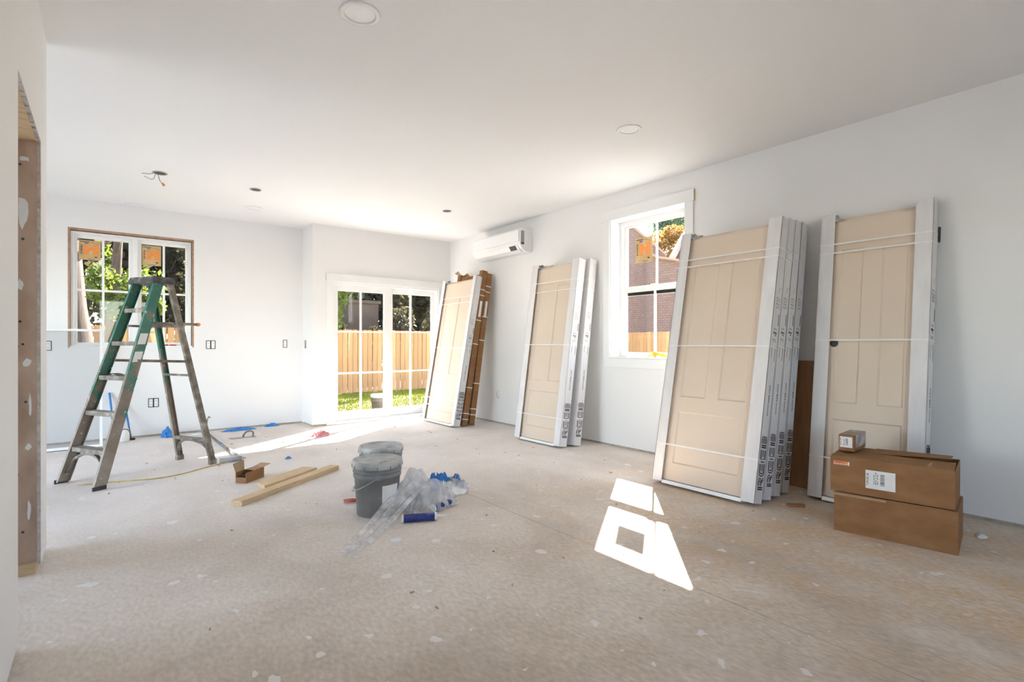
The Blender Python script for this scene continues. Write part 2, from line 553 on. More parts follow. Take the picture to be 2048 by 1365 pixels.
class MB:
    def __init__(self):
        self.v = []
        self.f = []
        self.sm = []

    def add(self, vs, fs, smooth=False, M=None):
        n = len(self.v)
        for p in vs:
            p = Vector(p)
            self.v.append(M @ p if M else p)
        for f in fs:
            self.f.append([i + n for i in f])
            self.sm.append(smooth)
        return self

    def box(self, x0, x1, y0, y1, z0, z1, M=None):
        vs = [(x, y, z) for z in (z0, z1) for y in (y0, y1) for x in (x0, x1)]
        fs = [(0, 2, 3, 1), (4, 5, 7, 6), (0, 1, 5, 4), (2, 6, 7, 3), (0, 4, 6, 2), (1, 3, 7, 5)]
        return self.add(vs, fs, M=M)

    def bar(self, a, b, w, h, up=(0, 0, 1)):
        """box beam from a to b, w across, h along up"""
        a = Vector(a)
        b = Vector(b)
        d = (b - a)
        ln = d.length
        d.normalize()
        s = d.cross(Vector(up))
        if s.length < 1e-5:
            s = d.cross(Vector((1, 0, 0)))
        s.normalize()
        u = s.cross(d)
        M = Matrix((d, s, u)).transposed().to_4x4()
        M.translation = a
        return self.box(0, ln, -w / 2, w / 2, -h / 2, h / 2, M)

    def tube(self, pts, r, n=8, cap=True):
        pts = [Vector(p) for p in pts]
        rs = r if isinstance(r, (list, tuple)) else [r] * len(pts)
        vs = []
        fs = []
        prev = None
        for i, p in enumerate(pts):
            if i == 0:
                t = pts[1] - pts[0]
            elif i == len(pts) - 1:
                t = pts[-1] - pts[-2]
            else:
                t = (pts[i + 1] - p).normalized() + (p - pts[i - 1]).normalized()
            t.normalize()
            if prev is None:
                a = t.cross(Vector((0, 0, 1)))
                if a.length < 1e-3:
                    a = t.cross(Vector((1, 0, 0)))
            else:
                a = prev - t * prev.dot(t)
            a.normalize()
            prev = a
            b = t.cross(a)
            for k in range(n):
                an = 2 * math.pi * k / n
                vs.append(p + (a * math.cos(an) + b * math.sin(an)) * rs[i])
        for i in range(len(pts) - 1):
            for k in range(n):
                k2 = (k + 1) % n
                fs.append((i * n + k, i * n + k2, (i + 1) * n + k2, (i + 1) * n + k))
        self.add(vs, fs, True)
        if cap:
            m = len(self.v) - len(vs)
            self.f.append([m + k for k in range(n)][::-1])
            self.sm.append(False)
            self.f.append([m + (len(pts) - 1) * n + k for k in range(n)])
            self.sm.append(False)
        return self

    def lathe(self, prof, n=32, M=None, smooth=True):
        vs = []
        fs = []
        for r, z in prof:
            for k in range(n):
                a = 2 * math.pi * k / n
                vs.append((r * math.cos(a), r * math.sin(a), z))
        for i in range(len(prof) - 1):
            for k in range(n):
                k2 = (k + 1) % n
                fs.append((i * n + k, i * n + k2, (i + 1) * n + k2, (i + 1) * n + k))
        self.add(vs, fs, smooth, M)
        m = len(self.v) - len(vs)
        if prof[0][0] > 1e-4:
            self.f.append([m + k for k in range(n)][::-1])
            self.sm.append(False)
        if prof[-1][0] > 1e-4:
            self.f.append([m + (len(prof) - 1) * n + k for k in range(n)])
            self.sm.append(False)
        return self

    def prism(self, poly, d, M=None):
        """poly: list of 3-D points (planar), d: extrusion vector"""
        d = Vector(d)
        n = len(poly)
        vs = [Vector(p) for p in poly] + [Vector(p) + d for p in poly]
        fs = [tuple(range(n))[::-1], tuple(range(n, 2 * n))]
        for i in range(n):
            j = (i + 1) % n
            fs.append((i, j, n + j, n + i))
        return self.add(vs, fs, M=M)

    def build(self, name, m, parent=None, bevel=0.0, smooth_angle=None):
        me = bpy.data.meshes.new(name)
        me.from_pydata([tuple(p) for p in self.v], [], self.f)
        me.polygons.foreach_set('use_smooth', self.sm)
        me.update()
        bm = bmesh.new()
        bm.from_mesh(me)
        bmesh.ops.recalc_face_normals(bm, faces=bm.faces)
        bm.to_mesh(me)
        bm.free()
        if m:
            me.materials.append(m)
        o = bpy.data.objects.new(name, me)
        C.objects.link(o)
        if parent:
            o.parent = parent
        if bevel:
            bv = o.modifiers.new('bevel', 'BEVEL')
            bv.width = bevel
            bv.segments = 2
            bv.limit_method = 'ANGLE'
        return o


def tag(o, label=None, cat=None, group=None, kind=None):
    if label:
        o['label'] = label
    if cat:
        o['category'] = cat
    if group:
        o['group'] = group
    if kind:
        o['kind'] = kind
    return o


def empty(name, loc=(0, 0, 0), rz=0.0):
    o = bpy.data.objects.new(name, None)
    o.empty_display_size = 0.1
    C.objects.link(o)
    o.location = loc
    o.rotation_euler = (0, 0, rz)
    return o


def copy_tree(o, parent=None):
    c = o.copy()
    C.objects.link(c)
    c.parent = parent
    for ch in list(o.children):
        copy_tree(ch, c)
    return c


def struct(name, mb, m, bevel=0.0):
    return tag(mb.build(name, m, bevel=bevel), kind='structure')


def text_mesh(name, body, size, m, parent, M, ext=0.0004):
    cu = bpy.data.curves.new(name, 'FONT')
    cu.body = body
    cu.size = size
    cu.extrude = ext
    cu.resolution_u = 2
    cu.align_x = 'LEFT'
    t = bpy.data.objects.new(name, cu)
    C.objects.link(t)
    dg = bpy.context.evaluated_depsgraph_get()
    me = bpy.data.meshes.new_from_object(t.evaluated_get(dg))
    bpy.data.objects.remove(t)
    me.transform(M)
    me.materials.clear()
    me.materials.append(m)
    me.name = name
    o = bpy.data.objects.new(name, me)
    C.objects.link(o)
    o.parent = parent
    return o


def stroke(mb, pts, th, conv, ext=0.0005):
    """flat ribbon along 2-D polyline pts; conv(u, v, d) -> 3-D"""
    n = len(pts)
    L = []
    R = []
    for i, p in enumerate(pts):
        a = pts[max(0, i - 1)]
        b = pts[min(n - 1, i + 1)]
        t = Vector((b[0] - a[0], b[1] - a[1]))
        t.normalize()
        nn = Vector((-t.y, t.x)) * th / 2
        L.append((p[0] + nn.x, p[1] + nn.y))
        R.append((p[0] - nn.x, p[1] - nn.y))
    vs = [conv(*q, ext) for q in L] + [conv(*q, ext) for q in R] + [conv(*q, 0) for q in L] + [conv(*q, 0) for q in R]
    fs = []
    for i in range(n - 1):
        fs.append((i, i + 1, n + i + 1, n + i))
        fs.append((2 * n + i, 2 * n + i + 1, i + 1, i))
        fs.append((n + i, n + i + 1, 3 * n + i + 1, 3 * n + i))
    mb.add(vs, fs)


def arc(cx, cy, rx, ry, a0, a1, n=7):
    return [(cx + rx * math.cos(math.radians(a0 + (a1 - a0) * i / n)), cy + ry * math.sin(math.radians(a0 + (a1 - a0) * i / n))) for i in range(n + 1)]

# ================================================================== SETTING
XR, YP, YB, ZC, XL = 4.35, 7.15, 7.60, 2.74, -0.247
GAP = 0.024
XFL, YF = -3.2, -2.6

# floor: sub-base and two poured slabs with the saw-cut control joint between them
fl_o = struct('floor', MB().box(XFL - .3, XR + .25, YF - .3, YB + .25, -0.25, -0.02), conc)
JX = 2.12
for x0, x1 in ((XFL - .3, JX - .0022), (JX + .0022, XR + .25)):
    MB().box(x0, x1, YF - .3, YB + .25, -0.02, 0.0).build('concrete_slab', conc, fl_o)
struct('ceiling', MB().box(XFL - .3, XR + .25, YF - .3, YB + .25, ZC, ZC + 0.2), ceil_m)


def wall_x(name, xa, xb, y0, y1, holes, zb=GAP):
    """wall slab between xa..xb running along Y, with holes (y0, y1, z0, z1)"""
    mb = MB()
    ys = sorted(holes)
    cur = y0
    for (a, b, c, d) in ys:
        mb.box(xa, xb, cur, a, zb, ZC)
        if c > zb:
            mb.box(xa, xb, a, b, zb, c)
        if d < ZC:
            mb.box(xa, xb, a, b, d, ZC)
        cur = b
    mb.box(xa, xb, cur, y1, zb, ZC)
    return struct(name, mb, wall)


def wall_y(name, ya, yb, x0, x1, holes, zb=GAP):
    mb = MB()
    cur = x0
    for (a, b, c, d) in sorted(holes):
        if a > cur:
            mb.box(cur, a, ya, yb, zb, ZC)
        if c > zb:
            mb.box(a, b, ya, yb, zb, c)
        if d < ZC:
            mb.box(a, b, ya, yb, d, ZC)
        cur = b
    mb.box(cur, x1, ya, yb, zb, ZC)
    return struct(name, mb, wall)


W2 = (2.872, 3.814, 0.960, 2.466)      # right-wall window opening: y0, y1, z0, z1
PD = (2.462, 4.140, 0.0, 1.988)        # patio door opening: x0, x1
W1 = (-0.322, 0.884, 1.070, 2.418)     # back-wall window
wall_x('wall_right', XR, XR + .2, YF, YP + .2, [W2])
wall_y('wall_rear_patio', YP, YP + .2, 2.2, XR, [PD])
wall_x('wall_return', 2.2, 2.38, YP + .2, YB + .2, [])
wall_y('wall_rear', YB, YB + .2, XFL, 2.2, [W1])
wall_x('wall_left', XL - .13, XL, YF, 3.77, [(2.59, 3.455, 0, 2.112)])
wall_x('wall_far_left', XFL - .2, XFL, YF, YB + .2, [(3.9, 6.1, 0.0, 2.3)])  # opening added in this unseen wall to bring in side daylight
wall_y('wall_front', YF - .2, YF, XFL, XR + .2, [(-0.1, 1.2, 0.8, 2.3)])  # window hole behind the camera, added to brighten the near end
# bottom plates seen in the gap under the drywall
ti = 0
for bx in ((XR + .012, XR + .15, YF, YP), (2.2, PD[0] - .07, YP + .012, YP + .15), (2.212, 2.36, YP + .15, YB), (XFL, 2.2, YB + .012, YB + .15)):
    ti += 1
    struct('baseboard_%s' % ('right', 'rear_patio', 'return', 'rear')[ti - 1], MB().box(*bx, 0.0, GAP), platem)
# raw opening in the left wall: stud jamb, header boards, plate and the ragged drywall edge
struct('trim_1', MB().box(XL - .128, XL - .014, 3.441, 3.4545, 0.045, 2.098), stud)
struct('trim_2', MB().box(XL - .128, XL - .014, 2.5905, 3.440, 2.098, 2.1115), pine)
struct('trim_3', MB().box(XL - .13, XL - .016, 3.40, 3.4545, 0.0, 0.045), pine)
rg = MB()
rnd = random.Random(3)
for (x0, x1) in ((XL - .0135, XL - .0005),):
    z = 0.03
    while z < 2.085:
        h = rnd.uniform(0.02, 0.06)
        rg.box(x0, x1, 3.4545 - rnd.uniform(0.008, 0.02), 3.4549, z, min(z + h, 2.10))
        z += h
    y = 2.595
    while y < 3.44:
        h = rnd.uniform(0.02, 0.06)
        rg.box(x0, x1, y, min(y + h, 3.44), 2.1115 - rnd.uniform(0.006, 0.018), 2.1118)
        y += h
struct('trim_4', rg, gyps)
nh = MB()
for (z, dx) in ((.2, .05), (.48, .07), (.83, .04), (1.10, .07), (1.11, .05), (1.22, .06), (1.62, .05), (1.63, .08), (1.98, .06), (.13, .08), (1.36, .09)):
    M = Matrix.Translation((XL - .014 - dx, 3.4405, z)) @ Matrix.Rotation(math.pi / 2, 4, 'X')
    nh.lathe([(0.006, 0.0), (0.006, 0.002)], 8, M)
nh.build('nail_head', dark, bpy.data.objects['trim_1'])
sm = MB()
for zc, hz, xc, hx in ((1.75, .09, .05, .022), (1.02, .022, .035, .018), (.61, .016, .03, .014), (2.01, .014, .045, .02), (.30, .05, .028, .007), (.82, .06, .024, .006), (1.40, .03, .06, .012)):
    pts = []
    for i in range(11):
        a_ = 2 * math.pi * i / 11
        k_ = rnd.uniform(.65, 1.1)
        pts.append((XL - .014 - xc + hx * k_ * math.cos(a_), 3.4409, zc + hz * k_ * math.sin(a_)))
    sm.prism(pts, (0, -.0008, 0))
sm.build('compound_smear', paper, bpy.data.objects['trim_1'])


def sticker(parent, M, w, h):
    """energy label: tan paper with a big orange H; M maps local x (right), y (up), z (towards viewer)"""
    st = MB().box(0, w, 0, h, 0, .001, M).build('energy_label', MATS['tan_paper'], parent)
    r = MB()
    for x0, x1, y0, y1 in ((.24, .46, .28, .80), (.66, .90, .28, .80), (.46, .66, .46, .62)):
        r.box(x0 * w, x1 * w, y0 * h, y1 * h, .001, .0016, M)
    r.build('printed_letter', orange, st)
    k = MB()
    k.box(.06 * w, .48 * w, .905 * h, .935 * h, .001, .0016, M)
    k.box(.4 * w, .72 * w, .035 * h, .055 * h, .001, .0016, M)
    k.box(.72 * w, .84 * w, .14 * h, .19 * h, .001, .0016, M)
    rr = random.Random(int(w * 1000))
    for i in range(9):
        y = (.3 + .052 * i) * h
        k.box(.08 * w, (.13 + rr.random() * .06) * w, y, y + .028 * h, .001, .0016, M)
    for i in range(5):
        k.box((.56 + .07 * i) * w, (.615 + .07 * i) * w, (.90 - .016 * i) * h, (.915 - .016 * i) * h, .001, .0016, M)
    k.build('printed_text', blackm, st)
    bl = MB()
    bl.add([(w * x, h * y, .0015) for x, y in ((.22, .87), (.3, .885), (.42, .88), (.46, .86), (.4, .83), (.33, .815), (.27, .83))], [tuple(range(7))], M=M)
    bl.build('printed_emblem', bluep, st)
    return st


tanp = mat('tan_paper', (0.62, 0.42, 0.2), 0.75)
noisy(tanp, [(0.55, 0.36, 0.16), (0.68, 0.48, 0.25)], 12)

# ------------------------------------------------------------------ right-wall double-hung window
wr = tag(empty('window_2', (0, 0, 0)), kind='structure')
y0, y1, z0, z1 = W2
ln = MB()
ln.box(XR - .004, XR + .165, y0, y0 + .014, z0, z1)
ln.box(XR - .004, XR + .165, y1 - .014, y1, z0, z1)
ln.box(XR - .004, XR + .165, y0 + .014, y1 - .014, z1 - .014, z1)
ln.build('jamb_liner', vinyl, wr)
MB().box(XR - .012, XR + .165, y0 + .014, y1 - .014, z0 - .002, z0 + .014).build('window_stool', white, wr, .002)
for a, b in ((y1 - .002, y1 + .086), (y0 - .086, y0 + .002)):
    MB().box(XR - .018, XR, a, b, z0 - .098, z1 - .012).build('side_casing', white, wr, .0015)
MB().box(XR - .018, XR, y0 + .002, y1 - .002, z0 - .098, z0 - .003).build('apron_casing', white, wr, .0015)
MB().box(XR - .022, XR, y0 - .096, y1 + .116, z1 - .012, z1 + .10).build('head_casing', white, wr, .0015)
MB().box(XR - .021, XR - .001, y0 - .099, y0 - .0962, z1 - .011, z1 + .099).build('raw_casing_end', pine, wr)
fr = MB()
fa, fb = XR + .165, XR + .20
fr.box(fa - .02, fb, y0 + .014, y0 + .05, z0, z1)
fr.box(fa - .02, fb, y1 - .05, y1 - .014, z0, z1)
fr.box(fa - .02, fb, y0 + .05, y1 - .05, z1 - .06, z1 - .014)
fr.box(fa - .02, fb, y0 + .05, y1 - .05, z0 + .014, z0 + .03)
fr.build('window_frame', vinyl, wr)
GY0, GY1 = 2.96, 3.722
ZM0, ZM1 = 1.672, 1.737


def sash_x(name, xa, xb, ya, yb, za, zb, gy0, gy1, gz0, gz1, parent, muntin_y, gx):
    s = MB()
    s.box(xa, xb, ya, gy0, za, zb)
    s.box(xa, xb, gy1, yb, za, zb)
    s.box(xa, xb, gy0, gy1, za, gz0)
    s.box(xa, xb, gy0, gy1, gz1, zb)
    so_ = s.build(name, vinyl, parent, .002)
    MB().box(xa + .004, xb - .004, muntin_y - .0105, muntin_y + .0105, gz0, gz1).build('muntin', vinyl, so_)
    for p, q in ((gy0, muntin_y - .0105), (muntin_y + .0105, gy1)):
        MB().box(gx, gx + .004, p, q, gz0, gz1).build('pane', glass, so_)
    return so_


sash_x('lower_sash', 4.500, 4.528, y0 + .05, y1 - .05, z0 + .03, ZM1 - .004, GY0 + .012, GY1 - .012, 1.022, ZM0, wr, 3.343, 4.512)
up = sash_x('upper_sash', 4.532, 4.556, y0 + .05, y1 - .05, ZM0 - .035, z1 - .06, GY0, GY1, ZM1 - .01, 2.386, wr, 3.343, 4.542)
MB().box(4.5312, 4.5322, y0 + .052, y1 - .052, ZM0 - .0355, ZM0 + .01).build('rail_shade', dark, up)  # dark strip painting the shade on the upper sash's bottom rail
MB().box(4.488, 4.501, 3.30, 3.38, ZM1 - .006, ZM1 + .006).build('sash_lock', white, bpy.data.objects['lower_sash'])
# label on the upper sash, lower room-side face
sticker(wr, Matrix(((0, 0, -1, 4.541), (-1, 0, 0, 3.619), (0, 1, 0, 1.987), (0, 0, 0, 1))), .220, .268)

# ------------------------------------------------------------------ patio sliding door
pd = tag(empty('door_1', (0, 0, 0)), kind='structure')
x0, x1, z0, z1 = PD
MB().box(x0 - .076, x0 + .010, YP - .018, YP, 0.004, z1 - .008).build('side_casing', white, pd, .0015)
MB().box(x1 - .012, x1 + .074, YP - .018, YP, 0.004, z1 - .008).build('side_casing', white, pd, .0015)
MB().box(x0 - .082, x1 + .084, YP - .021, YP, z1 - .008, z1 + .096).build('head_casing', white, pd, .0015)
MB().box(x0 - .0855, x0 - .0822, YP - .020, YP - .001, z1 - .007, z1 + .095).build('raw_casing_end', pine, pd)
f = MB()
f.box(x0, x0 + .03, YP - .002, YP + .16, 0.0, z1)
f.box(x1 - .03, x1, YP - .002, YP + .16, 0.0, z1)
f.box(x0 + .03, x1 - .03, YP - .002, YP + .16, z1 - .045, z1)
f.box(x0 + .03, x1 - .03, YP - .004, YP + .16, 0.0, .042)
f.build('door_frame', vinyl, pd, .002)
MB().box(x0 - .0, x1, YP + .16, YP + .26, -.03, .03).build('threshold', alum, pd)


def sash_y(name, ya, yb, xa, xb, za, zb, gx0, gx1, gz0, gz1, parent, mx, mz, gy):
    s = MB()
    s.box(xa, gx0, ya, yb, za, zb)
    s.box(gx1, xb, ya, yb, za, zb)
    s.box(gx0, gx1, ya, yb, za, gz0)
    s.box(gx0, gx1, ya, yb, gz1, zb)
    so_ = s.build(name, vinyl, parent, .002)
    hm = .0115
    for x in mx:
        MB().box(x - hm, x + hm, ya + .006, yb - .006, gz0, gz1).build('muntin', vinyl, so_)
    xs = [gx0] + [v for x in mx for v in (x - hm, x + hm)] + [gx1]
    zs = [gz0] + [v for z in mz for v in (z - hm, z + hm)] + [gz1]
    for i in range(0, len(xs), 2):
        for z in mz:
            MB().box(xs[i], xs[i + 1], ya + .007, yb - .007, z - hm, z + hm).build('muntin', vinyl, so_)
        for k in range(0, len(zs), 2):
            MB().box(xs[i], xs[i + 1], gy, gy + .004, zs[k], zs[k + 1]).build('pane', glass, so_)
    return so_


s1 = sash_y('sliding_panel', YP + .045, YP + .085, x0 + .03, 3.345, .042, z1 - .045, 2.558, 3.243, .165, 1.858, pd, [2.895], [.70, 1.288], YP + .063)
s2 = sash_y('fixed_panel', YP + .090, YP + .130, 3.30, x1 - .03, .042, z1 - .045, 3.400, 4.060, .165, 1.866, pd, [3.705], [.70, 1.295], YP + .108)
MB().box(3.275, 3.300, YP + .030, YP + .0455, .92, 1.12).build('door_handle', white, s1, .004)

# ------------------------------------------------------------------ back-wall twin casement window
wb = tag(empty('window_1', (0, 0, 0)), kind='structure')
x0, x1, z0, z1 = W1
f = MB()
f.box(x0, x0 + .018, YB + .0, YB + .12, z0, z1)
f.box(x1 - .018, x1, YB + .0, YB + .12, z0, z1)
f.box(x0 + .018, x1 - .018, YB + .0, YB + .12, z1 - .024, z1)
f.build('rough_framing', roughw, wb)
MB().box(x0 + .018, x1 - .018, YB - .006, YB + .12, z0, z0 + .02).build('window_stool', white, wb, .002)
f = MB()
fx0, fx1, fz0, fz1 = x0 + .026, x1 - .026, z0 + .02, z1 - .032
ya, yb = YB + .03, YB + .14
f.box(fx0, fx0 + .03, ya, yb, fz0, fz1)
f.box(fx1 - .03, fx1, ya, yb, fz0, fz1)
f.box(fx0 + .03, fx1 - .03, ya, yb, fz1 - .03, fz1)
f.box(fx0 + .03, fx1 - .03, ya, yb, fz0, fz0 + .02)
f.box(.262, .312, ya, yb, fz0 + .02, fz1 - .03)
f.build('window_frame', vinyl, wb, .002)
for (a, b, g0, g1, mx) in ((fx0 + .03, .262, -.242, .226, -.012), (.312, fx1 - .03, .350, .800, .574)):
    so_ = sash_y('casement_sash', YB + .060, YB + .098, a, b, fz0 + .02, fz1 - .03, g0, g1, 1.13, 2.318, wb, [mx], [1.728], YB + .078)
    k = MB()
    k.box((g0 + g1) / 2 - .03, (g0 + g1) / 2 + .05, YB + .040, YB + .062, 1.092, 1.108)
    k.build('crank_handle', white, so_)
sticker(wb, Matrix(((1, 0, 0, -.230), (0, 0, -1, YB + .0775), (0, 1, 0, 2.075), (0, 0, 0, 1))), .195, .225)
sticker(wb, Matrix(((1, 0, 0, .356), (0, 0, -1, YB + .0775), (0, 1, 0, 2.065), (0, 0, 0, 1))), .19, .24)

# ================================================================== OUTSIDE
GZ = -0.30
gnd = struct('ground', MB().box(-30, 60, -30, 60, GZ - .3, GZ), soil)
struct('ground_lawn', MB().box(-8, 14.4, 9.3, 15.5, GZ, GZ + .012), turf)
struct('ground_patio', MB().box(1.6, 6.5, YP + .26, 9.3, GZ, GZ + .05), patio_m)
# grass blades on the strip of lawn seen through the patio door
gb = MB()
rg_ = random.Random(11)
bv = []
bf = []
for i in range(26000):
    x = rg_.uniform(2.5, 13.5)
    y = rg_.uniform(9.3, 14.2)
    h = rg_.uniform(.04, .09)
    a = rg_.uniform(0, math.pi)
    dx, dy = math.cos(a) * .012, math.sin(a) * .012
    k = len(bv)
    bv += [(x - dx, y - dy, GZ), (x + dx, y + dy, GZ), (x + rg_.uniform(-.03, .03), y + rg_.uniform(-.03, .03), GZ + h)]
    bf.append((k, k + 1, k + 2))
gb.add(bv, bf)
tag(gb.build('lawn_grass', grassm), 'short sunlit green grass between patio and board fence', 'grass', kind='stuff')


def fence(name, p0, p1, label, back):
    """board fence from p0 to p1 (xy), boards towards the house, rails and posts on the far side (back = unit xy)"""
    root = empty(name, (p0[0], p0[1], GZ))
    tag(root, label, 'fence')
    p0 = Vector((*p0, 0))
    p1 = Vector((*p1, 0))
    d = (p1 - p0)
    ln = d.length
    d.normalize()
    ang = math.atan2(d.y, d.x)
    root.rotation_euler = (0, 0, ang)
    sgn = 1 if Vector((-d.y, d.x)).dot(Vector(back)) > 0 else -1
    rr = random.Random(5)
    variants = []
    for k in range(4):
        w = .134
        h = 1.82
        m = MB()
        m.prism([(0, 0, 0.03), (w, 0, .03), (w, 0, h - .02), (w - .02, 0, h), (.02, 0, h), (0, 0, h - .02)], (0, .018, 0))
        o = m.build('fence_board', cedar, root)
        variants.append(o)
    n = int(ln / .147)
    for i in range(n):
        o = variants[i] if i < 4 else variants[rr.randrange(4)].copy()
        if i >= 4:
            C.objects.link(o)
        o.location = (i * .147 + rr.uniform(-.002, .002), rr.uniform(-.004, .004), rr.uniform(-.012, .012))
        o.rotation_euler = (0, rr.uniform(-.004, .004), 0)
    for z in (.35, 1.45):
        MB().box(0, ln, .026 * sgn if sgn > 0 else -.060, .065 * sgn if sgn > 0 else -.008, z - .045, z + .045).build('fence_rail', cedar, root)
    for i in range(int(ln / 2.4) + 1):
        x = min(i * 2.4, ln - .1)
        ya_, yb_ = (.066, .155) if sgn > 0 else (-.15, -.061)
        MB().box(x, x + .09, ya_, yb_, 0, 1.75).build('fence_post', cedar, root)
    return root


fence('board_fence', (-4.0, 14.4), (14.3, 14.4), 'orange cedar board fence running behind the lawn beyond the patio door', (0, 1))
fence('board_fence', (14.3, 14.3), (14.3, 3.5), 'orange cedar board fence beside the shingled house beyond the right window', (1, 0))


def leaves(mb_name, centre, rad, n, size, m, parent, seed, shell=0.45, flat=1.0):
    rr = random.Random(seed)
    vs = []
    fs = []
    c = Vector(centre)
    blobs = []
    for i in range(14):
        while True:
            p = Vector((rr.uniform(-1, 1), rr.uniform(-1, 1), rr.uniform(-1, 1)))
            if .25 < p.length < .8:
                break
        blobs.append((p, rr.uniform(.25, .5)))
    for i in range(n):
        p, r = blobs[rr.randrange(14)]
        while True:
            q = Vector((rr.uniform(-1, 1), rr.uniform(-1, 1), rr.uniform(-1, 1)))
            if q.length < 1:
                break
        q = p + q * r
        w = c + Vector((q.x * rad[0], q.y * rad[1], q.z * rad[2]))
        s = size * rr.uniform(.6, 1.4)
        a = Vector((rr.uniform(-1, 1), rr.uniform(-1, 1), rr.uniform(-1, 1))).normalized()
        b = a.cross(Vector((rr.uniform(-1, 1), rr.uniform(-1, 1), rr.uniform(-1, 1)))).normalized()
        k = len(vs)
        vs += [w - a * s, w + b * s * .5, w + a * s, w - b * s * .5]
        fs.append((k, k + 1, k + 2, k + 3))
    o = MB().add(vs, fs).build('foliage', m, parent)
    o['kind'] = 'stuff'
    return o


def tree(name, x, y, h, crown, rad, n, size, m, label, seed, trunk=.16, lean=(0, 0), cat='tree', group=None, gz=GZ):
    root = tag(empty(name, (x, y, gz)), label, cat, group)
    rr = random.Random(seed)
    pts = []
    for i in range(6):
        t = i / 5
        pts.append((lean[0] * t + rr.uniform(-.06, .06) * (i > 0), lean[1] * t + rr.uniform(-.06, .06) * (i > 0), h * t))
    tr = MB().tube(pts, [trunk * (1.25 - .9 * i / 5) for i in range(6)], 10)
    for k in range(5):
        a = rr.uniform(0, 6.28)
        z = h * rr.uniform(.45, .9)
        t = z / h
        b0 = Vector((lean[0] * t, lean[1] * t, z))
        tr.tube([b0, b0 + Vector((math.cos(a) * rad[0] * .35, math.sin(a) * rad[1] * .35, rad[2] * .2)), b0 + Vector((math.cos(a) * rad[0] * .7, math.sin(a) * rad[1] * .7, rad[2] * .45))], [trunk * .4, trunk * .25, trunk * .08], 6)
    tr.build('trunk', bark, root)
    leaves('foliage', crown, rad, n, size, m, root, seed)
    return root


G_ = 'trees beyond the rear fence'
# unseen tall tree, added so its crown shades the back-wall window, then the dark belt behind the fence
tree('shade_tree', 9.2, 15.6, 9.5, (0, -.3, 10.2), (2.5, 2.3, 3.6), 9000, .17, leaf_d, 'tall dark tree added behind rear fence to shade casement window', 21, .2, group=G_)
spots = [(-6.4, 18.4), (-5.0, 22.4), (-1.4, 18.2), (-0.9, 22.4), (3.4, 18.4), (3.2, 22.4), (8.9, 19.4), (8.2, 22.9), (12.9, 18.3), (12.2, 22.6), (16.6, 17.4)]
tl = ['dark tree behind rear fence furthest from the patio door', 'tall dark tree in second row seen through casement window', 'dark tree close behind rear fence seen through casement window',
      'green tree in second row behind pale green shed', 'green tree close behind fence beside brown outbuilding', 'tall dark tree in second row behind brown outbuilding', 'dark tree close behind fence right of brown outbuilding',
      'tall green tree in second row behind patio door fence', 'dark tree close behind fence towards shingled house', 'tall dark tree in second row towards shingled house', 'dark tree at the fence corner beside shingled house']
for i, (x, y) in enumerate(spots):
    h = 6.2 if y < 20 else 8.5
    tree('leafy_tree', x, y, h * .6, (0, 0, h * .52), (1.15 if y < 20 else 1.55, 1.0, h * .55), 6000, .14, leaf_g if i in (3, 4, 7) else leaf_d, tl[i], 30 + i, .17, group=G_)
tb = ['broad dark tree far back %s' % t for t in ('behind casement window view', 'behind slim-trunked tree', 'behind pale green shed', 'left of brown outbuilding', 'behind brown outbuilding', 'right of brown outbuilding', 'towards shingled house')]
for i, x in enumerate((-7.2, -2.9, 1.4, 5.7, 10.0, 14.3, 18.6)):
    tree('backdrop_tree', x, 27.0, 5.0, (0, 0, 5.0), (1.65, 1.4, 5.4), 6500, .28, leaf_d, tb[i], 110 + i, .25, group='broad trees far behind the rear fence')
hl = ['dark hedge bush behind fence %s' % t for t in ('below casement window view', 'beside pale green shed', 'left of brown outbuilding', 'right in front of brown outbuilding', 'right of brown outbuilding', 'towards fence corner')]
for i, x in enumerate((-.6, 3.2, 5.0, 7.15, 9.2, 11.9)):
    tree('hedge_bush', x, 15.5, 1.6, (0, 0, 1.75), (.85, .42, 1.25), 3200, .075, leaf_d, hl[i], 80 + i, .04, cat='bush', group='hedge bushes behind the rear fence')
# garden trees in front of the back-wall window
p = ony(172, 640, 12.2)
tree('garden_tree', p.x, 12.2, 5.2, (-1.6, 0, 5.6), (1.2, .5, 1.2), 2600, .11, leaf_d, 'thick dark-barked tree leaning outside the twin casement window', 51, .30, (-.55, .1))
p = ony(208, 640, 13.5)
tree('garden_tree', p.x, 13.5, 5.0, (1.7, -.2, 5.7), (1.2, .5, 1.2), 2600, .11, leaf_d, 'slim dark-barked tree upright outside the twin casement window', 52, .13, (.25, 0))
p = ony(245, 585, 11.3)
tree('garden_shrub', p.x, 11.3, 1.5, (.1, 0, 2.35), (.6, .5, .62), 2600, .05, leaf_g, 'bright green shrub in front of fence outside casement window', 53, .05, cat='shrub')
p = ony(690, 590, 11.4)
tree('garden_shrub', p.x - .35, 11.4, 3.2, (0, 0, 2.75), (.65, .6, 1.15), 2600, .055, leaf_g, 'sunlit yellow-green shrub rising at left side of patio door view', 55, .05, cat='shrub')

